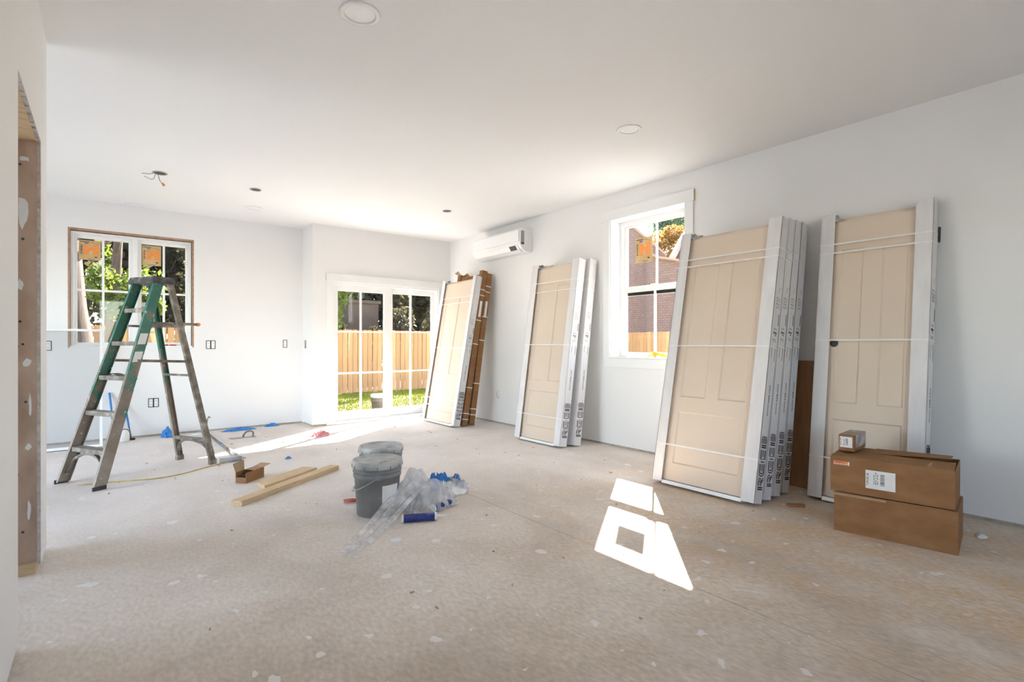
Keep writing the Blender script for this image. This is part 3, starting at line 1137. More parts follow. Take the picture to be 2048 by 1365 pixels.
# brown outbuilding behind the rear fence
gr = tag(empty('garage', (0, 0, GZ)), 'flat brown stucco outbuilding behind rear fence', 'building')
a = ony(702, 606, 16.5)
b = ony(757, 606, 16.5)
MB().box(a.x, b.x, 16.5, 19.0, 0, a.z - GZ).build('stucco_wall', stucco, gr)
MB().box(a.x - .06, b.x + .06, 16.44, 19.06, a.z - GZ, a.z - GZ + .1).build('roof_cap', stucco, gr)
sh = tag(empty('garden_shed', (0, 0, GZ)), 'pale green garden shed with flat roof behind rear fence', 'shed')
a = ony(226, 601, 15.4)
b = ony(276, 601, 15.4)
MB().box(a.x, b.x, 15.4, 17, 0, a.z - GZ).build('shed_wall', shedm, sh)
MB().box(a.x - .08, b.x + .08, 15.32, 17.08, a.z - GZ, a.z - GZ + .06).build('shed_roof', cedar, sh)

# shingled neighbour house beyond the right fence
nb = tag(empty('neighbour_house', (0, 0, GZ)), 'pink-brown shingled neighbouring house with steep gable beyond right window', 'house')


def poly_house(pts, X, depth, name, m):
    q = [onx(u, v, X) - Vector((0, 0, GZ)) for u, v in pts]
    q = [Vector((t.x, t.y, max(t.z, 0.0))) for t in q]
    return MB().prism(q, (depth, depth * .95, 0)).build(name, m, nb)


poly_house([(1222, 418), (1266, 455), (1332, 512), (1332, 760), (1222, 760)], 20.0, 2, 'gable_wall', shingle)
poly_house([(1300, 508), (1318, 516), (1420, 531), (1420, 770), (1300, 770)], 18.6, 3, 'wing_wall', shingle)
poly_house([(1298, 504), (1318, 512.5), (1424, 528), (1424, 532), (1318, 517), (1298, 509)], 18.4, 3.3, 'wing_eave', roughw)
poly_house([(1344, 519), (1386, 442), (1440, 400), (1440, 530)], 19.2, 2, 'second_gable', shingle)
poly_house([(1341, 519), (1384, 440), (1440, 396), (1440, 404), (1388, 446), (1350, 519)], 19.0, .2, 'rake_board', fascia)
poly_house([(1218, 412), (1266, 450), (1334, 508.5), (1334, 513), (1266, 455.5), (1218, 418)], 19.9, 2.2, 'roof_edge', roughw)
tree('autumn_tree', 25.5, 17.4, 6.2, (0, 0, 7.0), (2.2, 2.0, 1.25), 7000, .10, leaf_o, 'golden autumn tree behind shingled house beyond right window', 61, .2)
tree('pine_tree', 30.5, 20.6, 9.0, (0, 0, 9.9), (2.6, 2.6, 1.35), 5000, .12, leaf_p, 'blue-green conifer rising above golden autumn tree', 62, .22)

# ================================================================== FIXED THINGS ON WALLS AND CEILING
# wall-mounted air conditioner
ac = tag(empty('air_conditioner', (XR, 5.665, 2.30)), 'white wall-mounted split air conditioner high above leaning doors', 'air conditioner')
AL = 0.535
prof = [(0, 0.0), (-.10, 0.0), (-.165, .035), (-.20, .085), (-.207, .14), (-.207, .262), (-.19, .288), (-.15, .295), (0, .295)]
MB().prism([(x, -AL, z) for x, z in prof], (0, 2 * AL, 0)).build('casing', acm, ac, .006)
MB().prism([(x, -AL + .012, z) for x, z in ((-.2085, .12), (-.2145, .125), (-.2145, .262), (-.197, .284), (-.19, .284), (-.2085, .26))], (0, 2 * AL - .024, 0)).build('front_panel', acm, ac, .002)
MB().prism([(x, -AL + .05, z) for x, z in ((-.112, .004), (-.165, .030), (-.199, .080), (-.206, .078), (-.171, .024), (-.116, -.003))], (0, 2 * AL - .10, 0)).build('air_louvre', acm, ac)
MB().prism([(x, -AL + .09, z) for x, z in ((-.172, .026), (-.208, .074), (-.2095, .071), (-.1735, .0225))], (0, .13, 0)).build('display_window', dark, ac)
MB().box(-.185, -.135, -AL - .003, -AL - .0002, .09, .26).build('side_grille', greyink, ac)
MB().box(-.185, -.140, -AL - .0045, -AL - .0032, .085, .11).build('side_label', dark, ac)


def outlet(name, loc, rz, label, double=False, kind='electrical outlet', white_dev=True):
    """rough-in box: dark gap round a metal strap with a white device"""
    o = tag(empty(name, loc, rz), label, kind, 'unfinished outlet boxes')
    for k in ((-.026, .026) if double else (0,)):
        b = MB()
        for xa, xb, za, zb in ((-.027, -.019, -.054, .054), (.019, .027, -.054, .054), (-.019, .019, .046, .054), (-.019, .019, -.054, -.046)):
            b.box(k + xa, k + xb, -.004, -.0005, za, zb)
        bb = b.build('box_rim', dark, o)
        d = MB().box(k - .0185, k + .0185, -.006, -.0005, -.0455, .0455).build('device', vinyl if white_dev else metal, o, .002)  # device in white vinyl, otherwise in grey metal
        sl_ = MB()
        for z in (-.02, .02):
            sl_.box(k - .008, k - .005, -.0068, -.006, z - .006, z + .006)
            sl_.box(k + .005, k + .008, -.0068, -.006, z - .006, z + .006)
        sl_.build('slot', dark, d)
    return o


outlet('outlet_box', (-.482, YB, 1.094), 0, 'white receptacle in dark wall box seen through leaning insect screen')
outlet('outlet_box', (1.068, YB, 1.104), 0, 'double dark wall box beside the twin casement window', True)
outlet('outlet_box', (1.966, YB, 1.117), 0, 'single wall box with white device near inside corner')
outlet('outlet_box', (.465, YB, .405), 0, 'low double wall box under casement window behind stepladder', True)
outlet('outlet_box', (2.2, 7.463, 1.11), -math.pi / 2, 'grey-metal wall box on narrow return wall by patio door', white_dev=False)
o = tag(empty('cable_stub', (XR, 5.858, .395)), 'thin grey cable loop poking from wall behind leaning doors', 'cable')
MB().tube([(.002, 0, .05), (-.01, .004, .052), (-.018, .012, .03), (-.018, .016, 0), (-.016, .012, -.03), (-.008, 0, -.045), (-.002, -.012, -.03), (.002, -.014, .02)], .003, 6).build('cable_loop', greyink, o)


def downlight(loc, r, label):
    o = tag(empty('recessed_light', (loc[0], loc[1], ZC)), label, 'ceiling light', 'recessed ceiling lights')
    MB().lathe([(r * .74, -.002), (r * .76, -.009), (r * .97, -.006), (r, -.0005)], 40).build('trim_ring', vinyl, o)
    MB().lathe([(r * .75, -.0035), (r * .74, -.0005)], 40).build('diffuser', white, o)
    return o


for (u, v, r, t) in ((720, 27, .098, 'round white recessed light alone in ceiling near raw wall opening'), (1258, 259, .092, 'round white recessed light above the right window and leaning doors'),
                     (271, 410, .105, 'round white recessed light in ceiling close above casement window'), (507, 416, .1, 'round white recessed light in ceiling between casement window and patio door')):
    p = fl(u, v, ZC)
    downlight(p, r, t)


def ceil_hole(u, v, r, label, wires):
    p = fl(u, v, ZC)
    o = tag(empty('junction_box', (p.x, p.y, ZC)), label, 'junction box', 'open ceiling boxes')
    MB().lathe([(r * .82, -.0005), (r * .82, -.006), (r, -.006), (r, -.0005)], 28).build('box_rim', metal, o)
    MB().lathe([(r * .81, -.003), (r * .8, -.0005)], 28).build('box_interior', dark, o)
    for k, w in enumerate(wires):
        MB().tube([Vector((0, 0, -.001)) + Vector(q) for q in w], .003, 6).build('wire', greyink, o)
    return o


# frame helpers for wires: right = camera right, dn = down
R_ = Vector((cs, -sn, 0))


def wp(dr, dz, d=0.0):
    return R_ * dr + Vector((0, 0, -dz)) + Vector((sn, cs, 0)) * d


h1 = ceil_hole(320, 346, .062, 'open ceiling box with two dangling wires above stepladder',
               [[wp(-.04, 0), wp(-.05, .03), wp(-.06, .055), wp(-.09, .06), wp(-.125, .04), wp(-.15, .03)],
                [wp(-.03, 0), wp(-.015, .03), wp(0, .075), wp(.02, .10)], [wp(-.04, 0), wp(-.1, .01), wp(-.17, .004)]])
c0 = wp(.02, .098)
MB().tube([c0, c0 + wp(.018, .022)], [.008, .012], 8).build('wire_nut', orange, h1)
ceil_hole(511, 379, .058, 'open ceiling box without wires beside box with dangling wires', [[wp(-.02, 0), wp(0, .012), wp(.02, .006)]])
ceil_hole(894, 422, .055, 'open ceiling box alone before the patio door corner', [[wp(.01, 0), wp(.02, .01)]])

# ================================================================== DOORS IN WHITE CARTONS


def U(mb, pts, th, conv):
    stroke(mb, pts, th, conv)


def logo(parent, zbase, t, ln=.365):
    """four triple-line capitals reading upwards on the near side (y = 0 face)"""
    hgt = t * .68
    xc = t * .53
    wd = ln / 4.5
    mb = MB()
    th = .0068

    def put(k):
        def cv(u, v, d):
            return (xc + hgt / 2 - v * hgt, -.0008 - d, zbase + k * wd * 1.17 + u * wd)
        return cv

    def S_(pts, k, thick=th):
        # thickness is given in metres: stroke in real units
        cv = put(k)
        P = [(u * wd, v * hgt) for u, v in pts]
        stroke(mb, P, thick, lambda a, b, d: cv(a / wd, b / hgt, d))
    # R
    S_([(.04, 0), (.04, 1)], 0, .009)
    S_([(.20, 0), (.20, 1)], 0, .009)
    S_([(.34, 1), (.62, 1)] + arc(.62, .68, .34, .32, 90, -60) + [(.6, .36), (.34, .36)], 0)
    S_([(.34, .83), (.6, .83)] + arc(.6, .68, .16, .15, 90, -90) + [(.34, .53)], 0)
    S_([(.56, .33), (.84, 0)], 0)
    S_([(.72, .33), (1.0, 0)], 0)
    for k in (1, 2):
        S_([(1, 1), (.34, 1)] + arc(.34, .68, .34, .32, 90, 180) + [(0, .32)] + arc(.34, .32, .34, .32, 180, 270) + [(1, 0)], k)
        S_([(1, .83), (.38, .83)] + arc(.38, .66, .18, .17, 90, 180) + [(.20, .34)] + arc(.38, .34, .18, .17, 180, 270) + [(1, .17)], k)
        S_([(.42, .585), (1, .585)], k, .0055)
        S_([(.42, .415), (1, .415)], k, .0055)
    S_([(.05, 0), (.05, 1)], 3, .0095)
    S_([(.22, 0), (.22, 1)], 3, .0095)
    for c in (.75, .25):
        S_([(.36, c + .25), (.72, c + .25)] + arc(.72, c, .26, .25, 90, -90) + [(.36 if c < .5 else .66, c - .25)], 3)
        S_([(.36, c + .08), (.70, c + .08)] + arc(.70, c, .09, .08, 90, -90) + [(.36, c - .08)], 3, .0055)
    mb.build('printed_logo', blackm, parent)


def side_marks(parent, t, seed):
    rr = random.Random(seed)
    k = MB()

    def rect(x0, x1, z0, z1, m=k):
        m.box(x0, x1, -.0012, -.0004, z0, z1)
    # small peak emblem above a block of heavy print
    cv = (lambda a, b, d: (a, -.0006 - d, b))
    x = t * .28
    stroke(k, [(x, 1.222), (x + .012, 1.238), (x + .022, 1.228), (x + .034, 1.24), (x + .046, 1.222)], .003, cv)
    for i in range(6):
        rect(x + .0085 * i, x + .0085 * i + .0042, 1.196, 1.213)
    rect(x + .02, x + .046, 1.184, 1.189)
    rect(t * .80, t * .86, 1.262, 1.345)
    k.build('printed_emblem', blackm, parent)
    g = MB()
    for i in range(7):
        x = t * (.25 + .08 * i)
        for j in range(4):
            z = 1.385 + j * .022 + rr.uniform(-.004, .004)
            rect(x, x + .0018, z, z + rr.uniform(.008, .018), g)
    for i in range(6):
        x = t * (.25 + .09 * i)
        rect(x, x + .0016, 1.135 + rr.uniform(0, .01), 1.165, g)
    g.build('printed_small_text', greyink, parent)
    # die-cut hand slot
    s_ = MB()
    stroke(s_, [(t * .30, 1.02), (t * .29, 1.09), (t * .32, 1.105)], .0035, cv)
    stroke(s_, [(t * .76, 1.0), (t * .78, 1.06), (t * .77, 1.10), (t * .74, 1.11)], .005, cv)
    s_.build('hand_slot', dark, parent)
    r_ = MB()
    stroke(r_, [(t * .55, 1.505), (t * .70, 1.545)], .0025, cv)
    r_.build('pen_mark', redink, parent)


def door_pack(w, t, slab_top=2.012, H=2.065, left_w=.088, right_w=.10, stile=.115, mid=.105, seed=1, straps=(.305, 1.10, 1.765, 1.825), narrow=False):
    root = empty('packaged_door')
    # slab with recessed panels: local x depth, y width (0 = near), z up
    xs0, xs1 = .030, .066
    ya, yb = .035, w - .03
    zs = [.03, .165, .575, .69, 1.80, slab_top]
    ys = [ya, ya + stile, (ya + yb) / 2 - mid / 2, (ya + yb) / 2 + mid / 2, yb - stile, yb]
    s_ = MB()
    s_.box(xs0, xs1, ys[0], ys[1], zs[0], zs[5])
    s_.box(xs0, xs1, ys[4], ys[5], zs[0], zs[5])
    s_.box(xs0, xs1, ys[1], ys[4], zs[0], zs[1])
    s_.box(xs0, xs1, ys[1], ys[4], zs[2], zs[3])
    s_.box(xs0, xs1, ys[1], ys[4], zs[4], zs[5])
    s_.box(xs0, xs1, ys[2], ys[3], zs[3], zs[4])
    slab = s_.build('door_slab', primer, root)
    rc = .009

    def panel(y0, y1, z0, z1):
        m = MB()
        e = .010
        o_ = [(xs0, y0, z0), (xs0, y1, z0), (xs0, y1, z1), (xs0, y0, z1)]
        i_ = [(xs0 + rc, y0 + e, z0 + e), (xs0 + rc, y1 - e, z0 + e), (xs0 + rc, y1 - e, z1 - e), (xs0 + rc, y0 + e, z1 - e)]
        b_ = [(xs1, y0, z0), (xs1, y1, z0), (xs1, y1, z1), (xs1, y0, z1)]
        vs = o_ + i_ + b_
        fs = [(4, 5, 6, 7)] + [(k, (k + 1) % 4, 4 + (k + 1) % 4, 4 + k) for k in range(4)] + [(8, 9, 10, 11)] + [(k, (k + 1) % 4, 8 + (k + 1) % 4, 8 + k) for k in range(4)]
        m.add(vs, fs)
        m.build('recessed_panel', primer, slab)
    panel(ys[1], ys[2], zs[3], zs[4])
    panel(ys[3], ys[4], zs[3], zs[4])
    panel(ys[1], ys[4], zs[1], zs[2])
    # U-shaped cartons over both jambs
    cn = MB()
    g = .004
    cn.box(0, g, 0, right_w, .012, H)
    cn.box(0, t, 0, g, .012, H)
    cn.box(t - g, t, 0, right_w, .012, H)
    cn.box(.004, t - .004, .004, right_w - .006, .012, .020)
    cn.box(.004, t - .004, .004, right_w - .006, H - .03, H - .022)
    cc = cn.build('jamb_carton', carton, root)
    MB().box(.034 + .05, t - .012, .012, right_w - .008, .020, H - .035).build('door_jamb', primer, cc)
    fm = MB()
    fm.add([(.0, .005, H), (.0, right_w - .004, H), (t * .5, right_w - .012, H + .018), (t * .5, .012, H + .014)], [(0, 1, 2, 3)])
    fm.add([(t, .005, H), (t, right_w - .004, H), (t * .6, right_w - .008, H + .008), (t * .6, .012, H + .010)], [(0, 1, 2, 3)])
    fm.build('carton_flap', carton, cc)
    cn = MB()
    cn.box(0, g, w - left_w, w, .012, H)
    cn.box(0, t, w - g, w, .012, H)
    cn.box(t - g, t, w - left_w, w, .012, H)
    cn.box(.004, t - .004, w - left_w + .006, w - .004, .012, .020)
    cn.box(.004, t - .004, w - left_w + .006, w - .004, H - .04, H - .032)
    c2 = cn.build('jamb_carton', carton, root)
    fm = MB()
    fm.add([(.0, w - .005, H), (.0, w - left_w + .004, H), (t * .4, w - left_w + .012, H + .012), (t * .4, w - .012, H + .020)], [(0, 1, 2, 3)])
    fm.add([(t, w - .005, H), (t, w - left_w + .004, H), (t * .7, w - left_w + .01, H + .02), (t * .7, w - .012, H + .012)], [(0, 1, 2, 3)])
    fm.build('carton_flap', carton, c2)
    MB().box(t - .012, t - .006, right_w * .9, w - left_w * .9, 1.9, 2.055).build('head_jamb', primer, root)
    MB().box(.008, t - .01, right_w - .002, w - left_w + .002, .0, .026).build('bottom_cleat', vinyl, root)
    for z in straps:
        b_ = MB()
        e = .0018
        b_.box(-e, 0, -e, w + e, z - .0055, z + .0055)
        b_.box(t, t + e, -e, w + e, z - .0055, z + .0055)
        b_.box(0, t, -e, 0, z - .0055, z + .0055)
        b_.box(0, t, w, w + e, z - .0055, z + .0055)
        b_.build('strap', strapm, root)
    logo(cc, .105, t)
    side_marks(cc, t, seed)
    M = Matrix(((0, -1, 0, t * .66), (0, 0, -1, -.0006), (1, 0, 0, .612), (0, 0, 0, 1)))
    text_mesh('printed_web_address', 'WWW.REEB.COM', .027, blackm, cc, M)
    return root


def lean(o, xb, y, phi, t):
    o.rotation_euler = (0, phi, 0)
    # room-side lower edge at x = xb, wall-side lower edge on the floor
    o.location = (xb, y, t * math.sin(phi) + .0003)


def phi_for(xb, xt, H=2.065):
    return math.asin((xt - xb) / H)


# stack of four by the right window
T3 = .100
p3 = door_pack(.835, T3, seed=3)
labs = ['foremost white-cartoned beige panel door in stack of four beside right window', 'second white-cartoned door in stack of four beside right window',
        'third white-cartoned door in stack of four beside right window', 'innermost white-cartoned door in stack of four, nearest plywood offcut']
for k, (xb, xt) in enumerate(((3.452, 3.872), (3.592, 3.985), (3.738, 4.100), (3.884, 4.218))):
    o = p3 if k == 0 else copy_tree(p3)
    lean(o, xb, 1.755 + .004 * k, phi_for(xb, xt), T3)
    tag(o, labs[k], 'door', 'packaged doors leaning on the right wall')
# pair left of the window
p2 = door_pack(.775, .105, seed=4, straps=(.30, 1.10, 1.72, 1.83), left_w=.095)
lean(p2, 3.787, 4.02, phi_for(3.787, 4.085), .105)
tag(p2, 'front white-cartoned beige panel door of pair below air conditioner and window', 'door', 'packaged doors leaning on the right wall')
o = copy_tree(p2)
lean(o, 3.962, 3.985, phi_for(3.962, 4.225), .105)
tag(o, 'rear white-cartoned door of pair between air conditioner and right window', 'door', 'packaged doors leaning on the right wall')
# single one by the patio door
p1 = door_pack(.885, .10, seed=5, straps=(.34, .24, 1.06, 1.70, 1.78), left_w=.08, right_w=.075)
lean(p1, 3.622, 5.872, phi_for(3.622, 3.985), .10)
tag(p1, 'white-cartoned beige panel door leaning beside patio door before brown cartons', 'door', 'packaged doors leaning on the right wall')
# single narrow one behind the cardboard boxes
p4 = door_pack(.672, .105, seed=6, straps=(.30, 1.135, 1.775, 1.84), left_w=.094, right_w=.095, stile=.10, mid=.115)
lean(p4, 3.975, .962, phi_for(3.975, 4.225), .105)
tag(p4, 'narrow white-cartoned beige door with knob hole behind stacked cardboard boxes', 'door', 'packaged doors leaning on the right wall')
M = Matrix.Translation((.0265, .672 - .094 - .022, 1.115)) @ Matrix.Rotation(math.pi / 2, 4, 'Y')
MB().lathe([(.026, 0), (.026, .004), (.022, .0045)], 28, M).build('knob_bore', dark, p4)
hg = MB()
hg.box(.105, .128, -.006, -.001, 1.80, 1.895)
hg.tube([(.130, -.0035, 1.797), (.130, -.0035, 1.898)], .006, 8)
hg.build('hinge', dark, p4)

# brown-cartoned frames behind the door by the patio door


def brown_pack(w, t, H, label, seed):
    r = tag(empty('packaged_frame'), label, 'carton', 'brown cartons behind the leaning door')
    a = MB().box(0, t, 0, .075, 0.0, H).build('frame_carton', card, r, .003)
    MB().box(0, t, w - .085, w, 0.0, H - .01).build('frame_carton', card, r, .003)
    MB().box(t * .2, t * .8, .072, w - .082, H - .14, H - .05).build('head_carton', card, r, .003)
    MB().prism([(0, w - .085, H - .012), (0, w, H - .012), (-.02, w + .07, H + .02), (-.02, w - .02, H + .045)], (.003, 0, .003)).build('carton_flap', cardin, r)
    for z in (.09, .17, .52, 1.12, 1.45, 1.80, 1.88):
        z += .05 * (seed % 2)
        b_ = MB()
        b_.box(-.0015, t + .0015, -.0015, 0, z - .006, z + .006)
        b_.box(-.0015, 0, 0, .0765, z - .006, z + .006)
        b_.box(t, t + .0015, 0, .0765, z - .006, z + .006)
        b_.box(-.0015, t + .0015, .075, .0765, z - .006, z + .006)
        b_.build('strap', strapm, r)
    MB().box(t * .3, t * .72, -.0012, 0, 1.50, 1.72).build('shipping_label', paper, r)
    return r


for k, (xb, xt, yy, w_, H_) in enumerate(((3.775, 4.115, 5.905, .64, 2.15), (3.905, 4.210, 5.925, .52, 2.115))):
    o = brown_pack(w_, .085, H_, ('taller brown cardboard frame carton between leaning door and wall', 'shorter brown cardboard frame carton right against wall behind door')[k], k)
    lean(o, xb, yy, phi_for(xb, xt, H_), .085)

# oak plywood offcut against the wall behind the stack
ob = MB().box(0, .012, 0, .62, 0, .985).build('plywood_offcut', oak)
ob.rotation_euler = (0, .10, 0)
ob.location = (4.235, 1.665, .0015)
tag(ob, 'oak-veneer plywood offcut standing against wall between cartoned doors', 'board')

# ================================================================== LADDER
ld = tag(empty('stepladder', (-.185, 5.25, 0), math.radians(27.97)), 'worn green fibreglass stepladder standing open before casement window', 'ladder')


def rail(name, side, xf, xt, w0, w1, y0, y1, ztop, m, fl_w=.027, th=.005, z0=0.0):
    """channel rail from foot (xf..xf+w0) to top (xt..xt+w1); flanges turned inwards"""
    s = side
    mb = MB()

    def ring(x, w, y, z):
        yo, yi = s * y, s * (y - th)
        yf = s * (y - fl_w)
        return [(x, yo, z), (x + w, yo, z), (x + w, yf, z), (x + w - th, yf, z), (x + w - th, yi, z), (x + th, yi, z), (x + th, yf, z), (x, yf, z)]
    a = ring(xf, w0, y0, z0)
    b = ring(xt, w1, y1, ztop)
    n = 8
    fs = [(i, (i + 1) % n, n + (i + 1) % n, n + i) for i in range(n)]
    fs += [(0, 1, 4, 5), (1, 2, 3, 4), (0, 5, 6, 7), (8, 13, 12, 9), (9, 12, 11, 10), (8, 15, 14, 13)]
    return mb.add(a + b, fs).build(name, m, ld)


def fx(z):
    return -.005 + (.50 + .005) * z / 1.635


def fy(z):
    return .257 - (.257 - .158) * z / 1.635


for s in (-1, 1):
    r_ = rail('front_rail', s, fx(.012), fx(1.635), .088, .082, fy(.012), fy(1.635), 1.635, green, z0=.012)
    MB().box(fx(0) - .004, fx(0) + .090, s * .257 - .004 if s > 0 else -.261, .261 if s > 0 else -.253, 0, .03).build('rubber_foot', dark, r_)
    for zz, hh in (((1.20, .09), (1.05, .085)) if s < 0 else ()):
        # paper labels on the outer web of the near rail
        q = []
        for z, w_ in ((zz - hh, .010), (zz + hh * .0, .010), (zz + hh * .0, .072), (zz - hh, .072)):
            q.append((fx(z) + w_, -(fy(z) + .0012), z))
        MB().prism(q, (0, .001, 0)).build('maker_label', paper, r_)
for s in (-1, 1):
    x0_, x1_ = .955, .628
    r_ = rail('rear_rail', s, x0_ - .012 * (x0_ - x1_) / 1.635, x1_, 0.056, .050, .246, .145, 1.635, green if s > 0 else alum, .026, z0=.012)
    MB().box(.945, 1.008, s * .246 - (.03 if s > 0 else .004), s * .246 + (.004 if s > 0 else .03), 0, .045).build('rubber_foot', alum, r_)
cp = MB()
b_ = [(.475, -.178), (.685, -.178), (.685, .178), (.475, .178)]
t_ = [(.490, -.160), (.668, -.160), (.668, .160), (.490, .160)]
vs = [(x, y, 1.632) for x, y in b_] + [(x, y, 1.69) for x, y in t_]
cp.add(vs, [(0, 3, 2, 1), (4, 5, 6, 7)] + [(i, (i + 1) % 4, 4 + (i + 1) % 4, 4 + i) for i in range(4)])
cp.build('top_cap', capm, ld, .006)
for k in range(1, 6):
    z = .283 * k
    yw = fy(z) - .006
    xa = fx(z) + .004
    s_ = MB()
    s_.box(xa, xa + .082, -yw, yw, z - .004, z)
    s_.box(xa, xa + .004, -yw, yw, z - .034, z - .004)
    s_.box(xa + .078, xa + .082, -yw, yw, z - .028, z - .004)
    for g in range(6):
        s_.box(xa + .008 + g * .0125, xa + .012 + g * .0125, -yw, yw, z, z + .0016)
    st_ = s_.build('step', alum, ld)


def arch(name, x, yw, ztop, zbot, m):
    mb = MB()
    pts = []
    for i in range(13):
        a = math.pi * i / 12
        pts.append((yw * math.cos(a) * .985, zbot + (ztop - zbot) * math.sin(a) ** .8))
    n = len(pts)
    vs = []
    for (y, z) in pts:
        vs += [(x(z), y, z), (x(z) + .026, y, z), (x(z) + .026, y * .93, z + .02 if abs(y) < yw * .9 else z + .004), (x(z), y * .93, z + .02 if abs(y) < yw * .9 else z + .004)]
    fs = []
    for i in range(n - 1):
        for k in range(4):
            fs.append((i * 4 + k, i * 4 + (k + 1) % 4, (i + 1) * 4 + (k + 1) % 4, (i + 1) * 4 + k))
    mb.add(vs, fs)
    return mb.build(name, m, ld)


arch('arch_brace', lambda z: fx(z) + .03, fy(.15) - .012, .232, .075, alum)


def rx(z):
    return .955 - (.955 - .628) * z / 1.635


def ry(z):
    return .246 - (.246 - .145) * z / 1.635


rs = MB().box(rx(.24) - .004, rx(.24) + .045, -ry(.24) + .006, ry(.24) - .006, .215, .242).build('rear_brace', alum, ld)
arch('arch_brace', lambda z: rx(z) + .008, ry(.12) - .012, .205, .085, alum)
MB().box(rx(.83), rx(.83) + .022, -ry(.83) + .006, ry(.83) - .006, .822, .840).build('rear_brace', alum, ld)
MB().box(rx(1.28), rx(1.28) + .022, -ry(1.28) + .006, ry(1.28) - .006, 1.262, 1.280).build('rear_brace', alum, ld)
for s in (-1, 1):
    y_ = s * (fy(.97) + .004)
    MB().bar((fx(.97) + .05, y_, .975), (rx(.955) + .02, s * (ry(.955) + .006), .955), .004, .022).build('spreader', alum, ld)
# fold-down pail shelf
ps = MB()
ps.bar((fx(1.25) + .06, -.10, 1.268), (rx(1.28) + .03, -.10, 1.268), .02, .018)
ps.bar((fx(1.25) + .06, .10, 1.268), (rx(1.28) + .03, .10, 1.268), .02, .018)
ps.box(rx(1.28) - .16, rx(1.28) - .14, -.11, .11, 1.252, 1.277)
ps.box(rx(1.28) + .0, rx(1.28) + .02, -.11, .11, 1.281, 1.293)
ps.build('pail_shelf', alum, ld)


def lpt(x, y, z):
    return ld.matrix_basis @ Vector((x, y, z))


ld_m = Matrix.Translation((-.185, 5.25, 0)) @ Matrix.Rotation(math.radians(27.97), 4, 'Z')


def LP(x, y, z):
    return tuple(ld_m @ Vector((x, y, z)))


po = tag(empty('extension_pole', LP(.60, -.03, 1.278)), 'short grey pole with orange tip lying across stepladder pail shelf', 'pole')
po.rotation_euler = (0, 0, math.radians(27.97))
MB().tube([(-.10, 0, .0165), (.13, 0, .0165), (.36, 0, .0165)], .0125, 12).build('shaft', alum, po)
MB().tube([(.36, 0, .0165), (.372, 0, .0165), (.39, 0, .0165), (.398, 0, .0165)], [.014, .018, .016, .009], 12).build('orange_tip', orange, po)
kn = MB()
kv = []
for i in range(9):
    a = -1 + 2 * i / 8
    kv += [(-.035, a * .11, .002 + .016 * (1 - a * a)), (.03, a * .10, .003 + .016 * (1 - a * a))]
kn.add(kv, [(2 * i, 2 * i + 2, 2 * i + 3, 2 * i + 1) for i in range(8)])
ko = kn.build('flexible_knife', dark)
ko.location = LP(fx(.849) + .045, .04, .8513)
ko.rotation_euler = (0, 0, math.radians(27.97))
sd_ = ko.modifiers.new('thick', 'SOLIDIFY')
sd_.thickness = .0015
tag(ko, 'dark bowed flexible knife blade lying on middle ladder step', 'tool')

# ================================================================== INSECT SCREEN LEANING ON THE REAR WALL
sc = tag(empty('insect_screen', (-1.95, 7.135, 0)), 'white-framed insect screen panel on its side leaning on rear wall', 'screen')
sc.rotation_euler = (-math.atan2(.40, 1.28), 0, 0)
SW, SH = 1.935, 1.335
fm = MB()
fm.box(0, SW, 0, .016, 0, .030)
fm.box(0, SW, 0, .016, SH - .024, SH)
fm.box(0, .03, 0, .016, .030, SH - .024)
fm.box(SW - .026, SW, 0, .016, .030, SH - .024)
fm.build('screen_frame', vinyl, sc, .002)
MB().box(.03, SW - .026, .007, .0078, .030, SH - .024).build('screen_mesh', screen_m, sc)
MB().box(0, SW, .001, .015, -.006, 0).build('bottom_seal', dark, sc)
sc.location.z = .0065

# ================================================================== BUCKETS


def bucket(loc, rz, label, with_label, group, body=greypl, cat='bucket'):
    r = tag(empty('plastic_bucket', loc, rz), label, cat, group)
    pr = [(.128, .0), (.131, .004), (.147, .245), (.153, .246), (.155, .262), (.151, .266), (.150, .278), (.157, .280), (.157, .292), (.151, .296), (.151, .318)]
    bd = MB().lathe(pr, 48).build('bucket_body', body, r)
    lp = [(.150, .305), (.161, .308), (.163, .338), (.160, .352), (.153, .356), (.149, .353), (.146, .341), (.120, .339), (0.0, .340)]
    lid = MB().lathe(lp, 48).build('bucket_lid', lidm, r)
    tab = MB().box(.1615, .1645, -.003, .003, .308, .330).build('lid_tear_tab', greypl, lid)
    for k in range(1, 12):
        tb_ = tab.copy()
        C.objects.link(tb_)
        tb_.rotation_euler = (0, 0, k * math.pi / 6)
    M = Matrix.Translation((.05, -.06, .3395))
    MB().lathe([(.034, 0), (.034, .006), (.029, .006), (.028, .002), (.010, .002), (.009, .008), (0, .008)], 20, M).build('pour_spout', lidm, lid)
    return r, bd


def wrap(parent, name, r0, r1, z0, z1, a0, a1, m, off=.0012):
    mb = MB()
    n = 10
    vs = []
    for i in range(n + 1):
        a = math.radians(a0 + (a1 - a0) * i / n)
        for z in (z0, z1):
            r = .131 + (.147 - .131) * (z - .004) / .241 + off
            vs.append((r * math.cos(a), r * math.sin(a), z))
    mb.add(vs, [(2 * i, 2 * i + 2, 2 * i + 3, 2 * i + 1) for i in range(n)], True)
    return mb.build(name, m, parent)


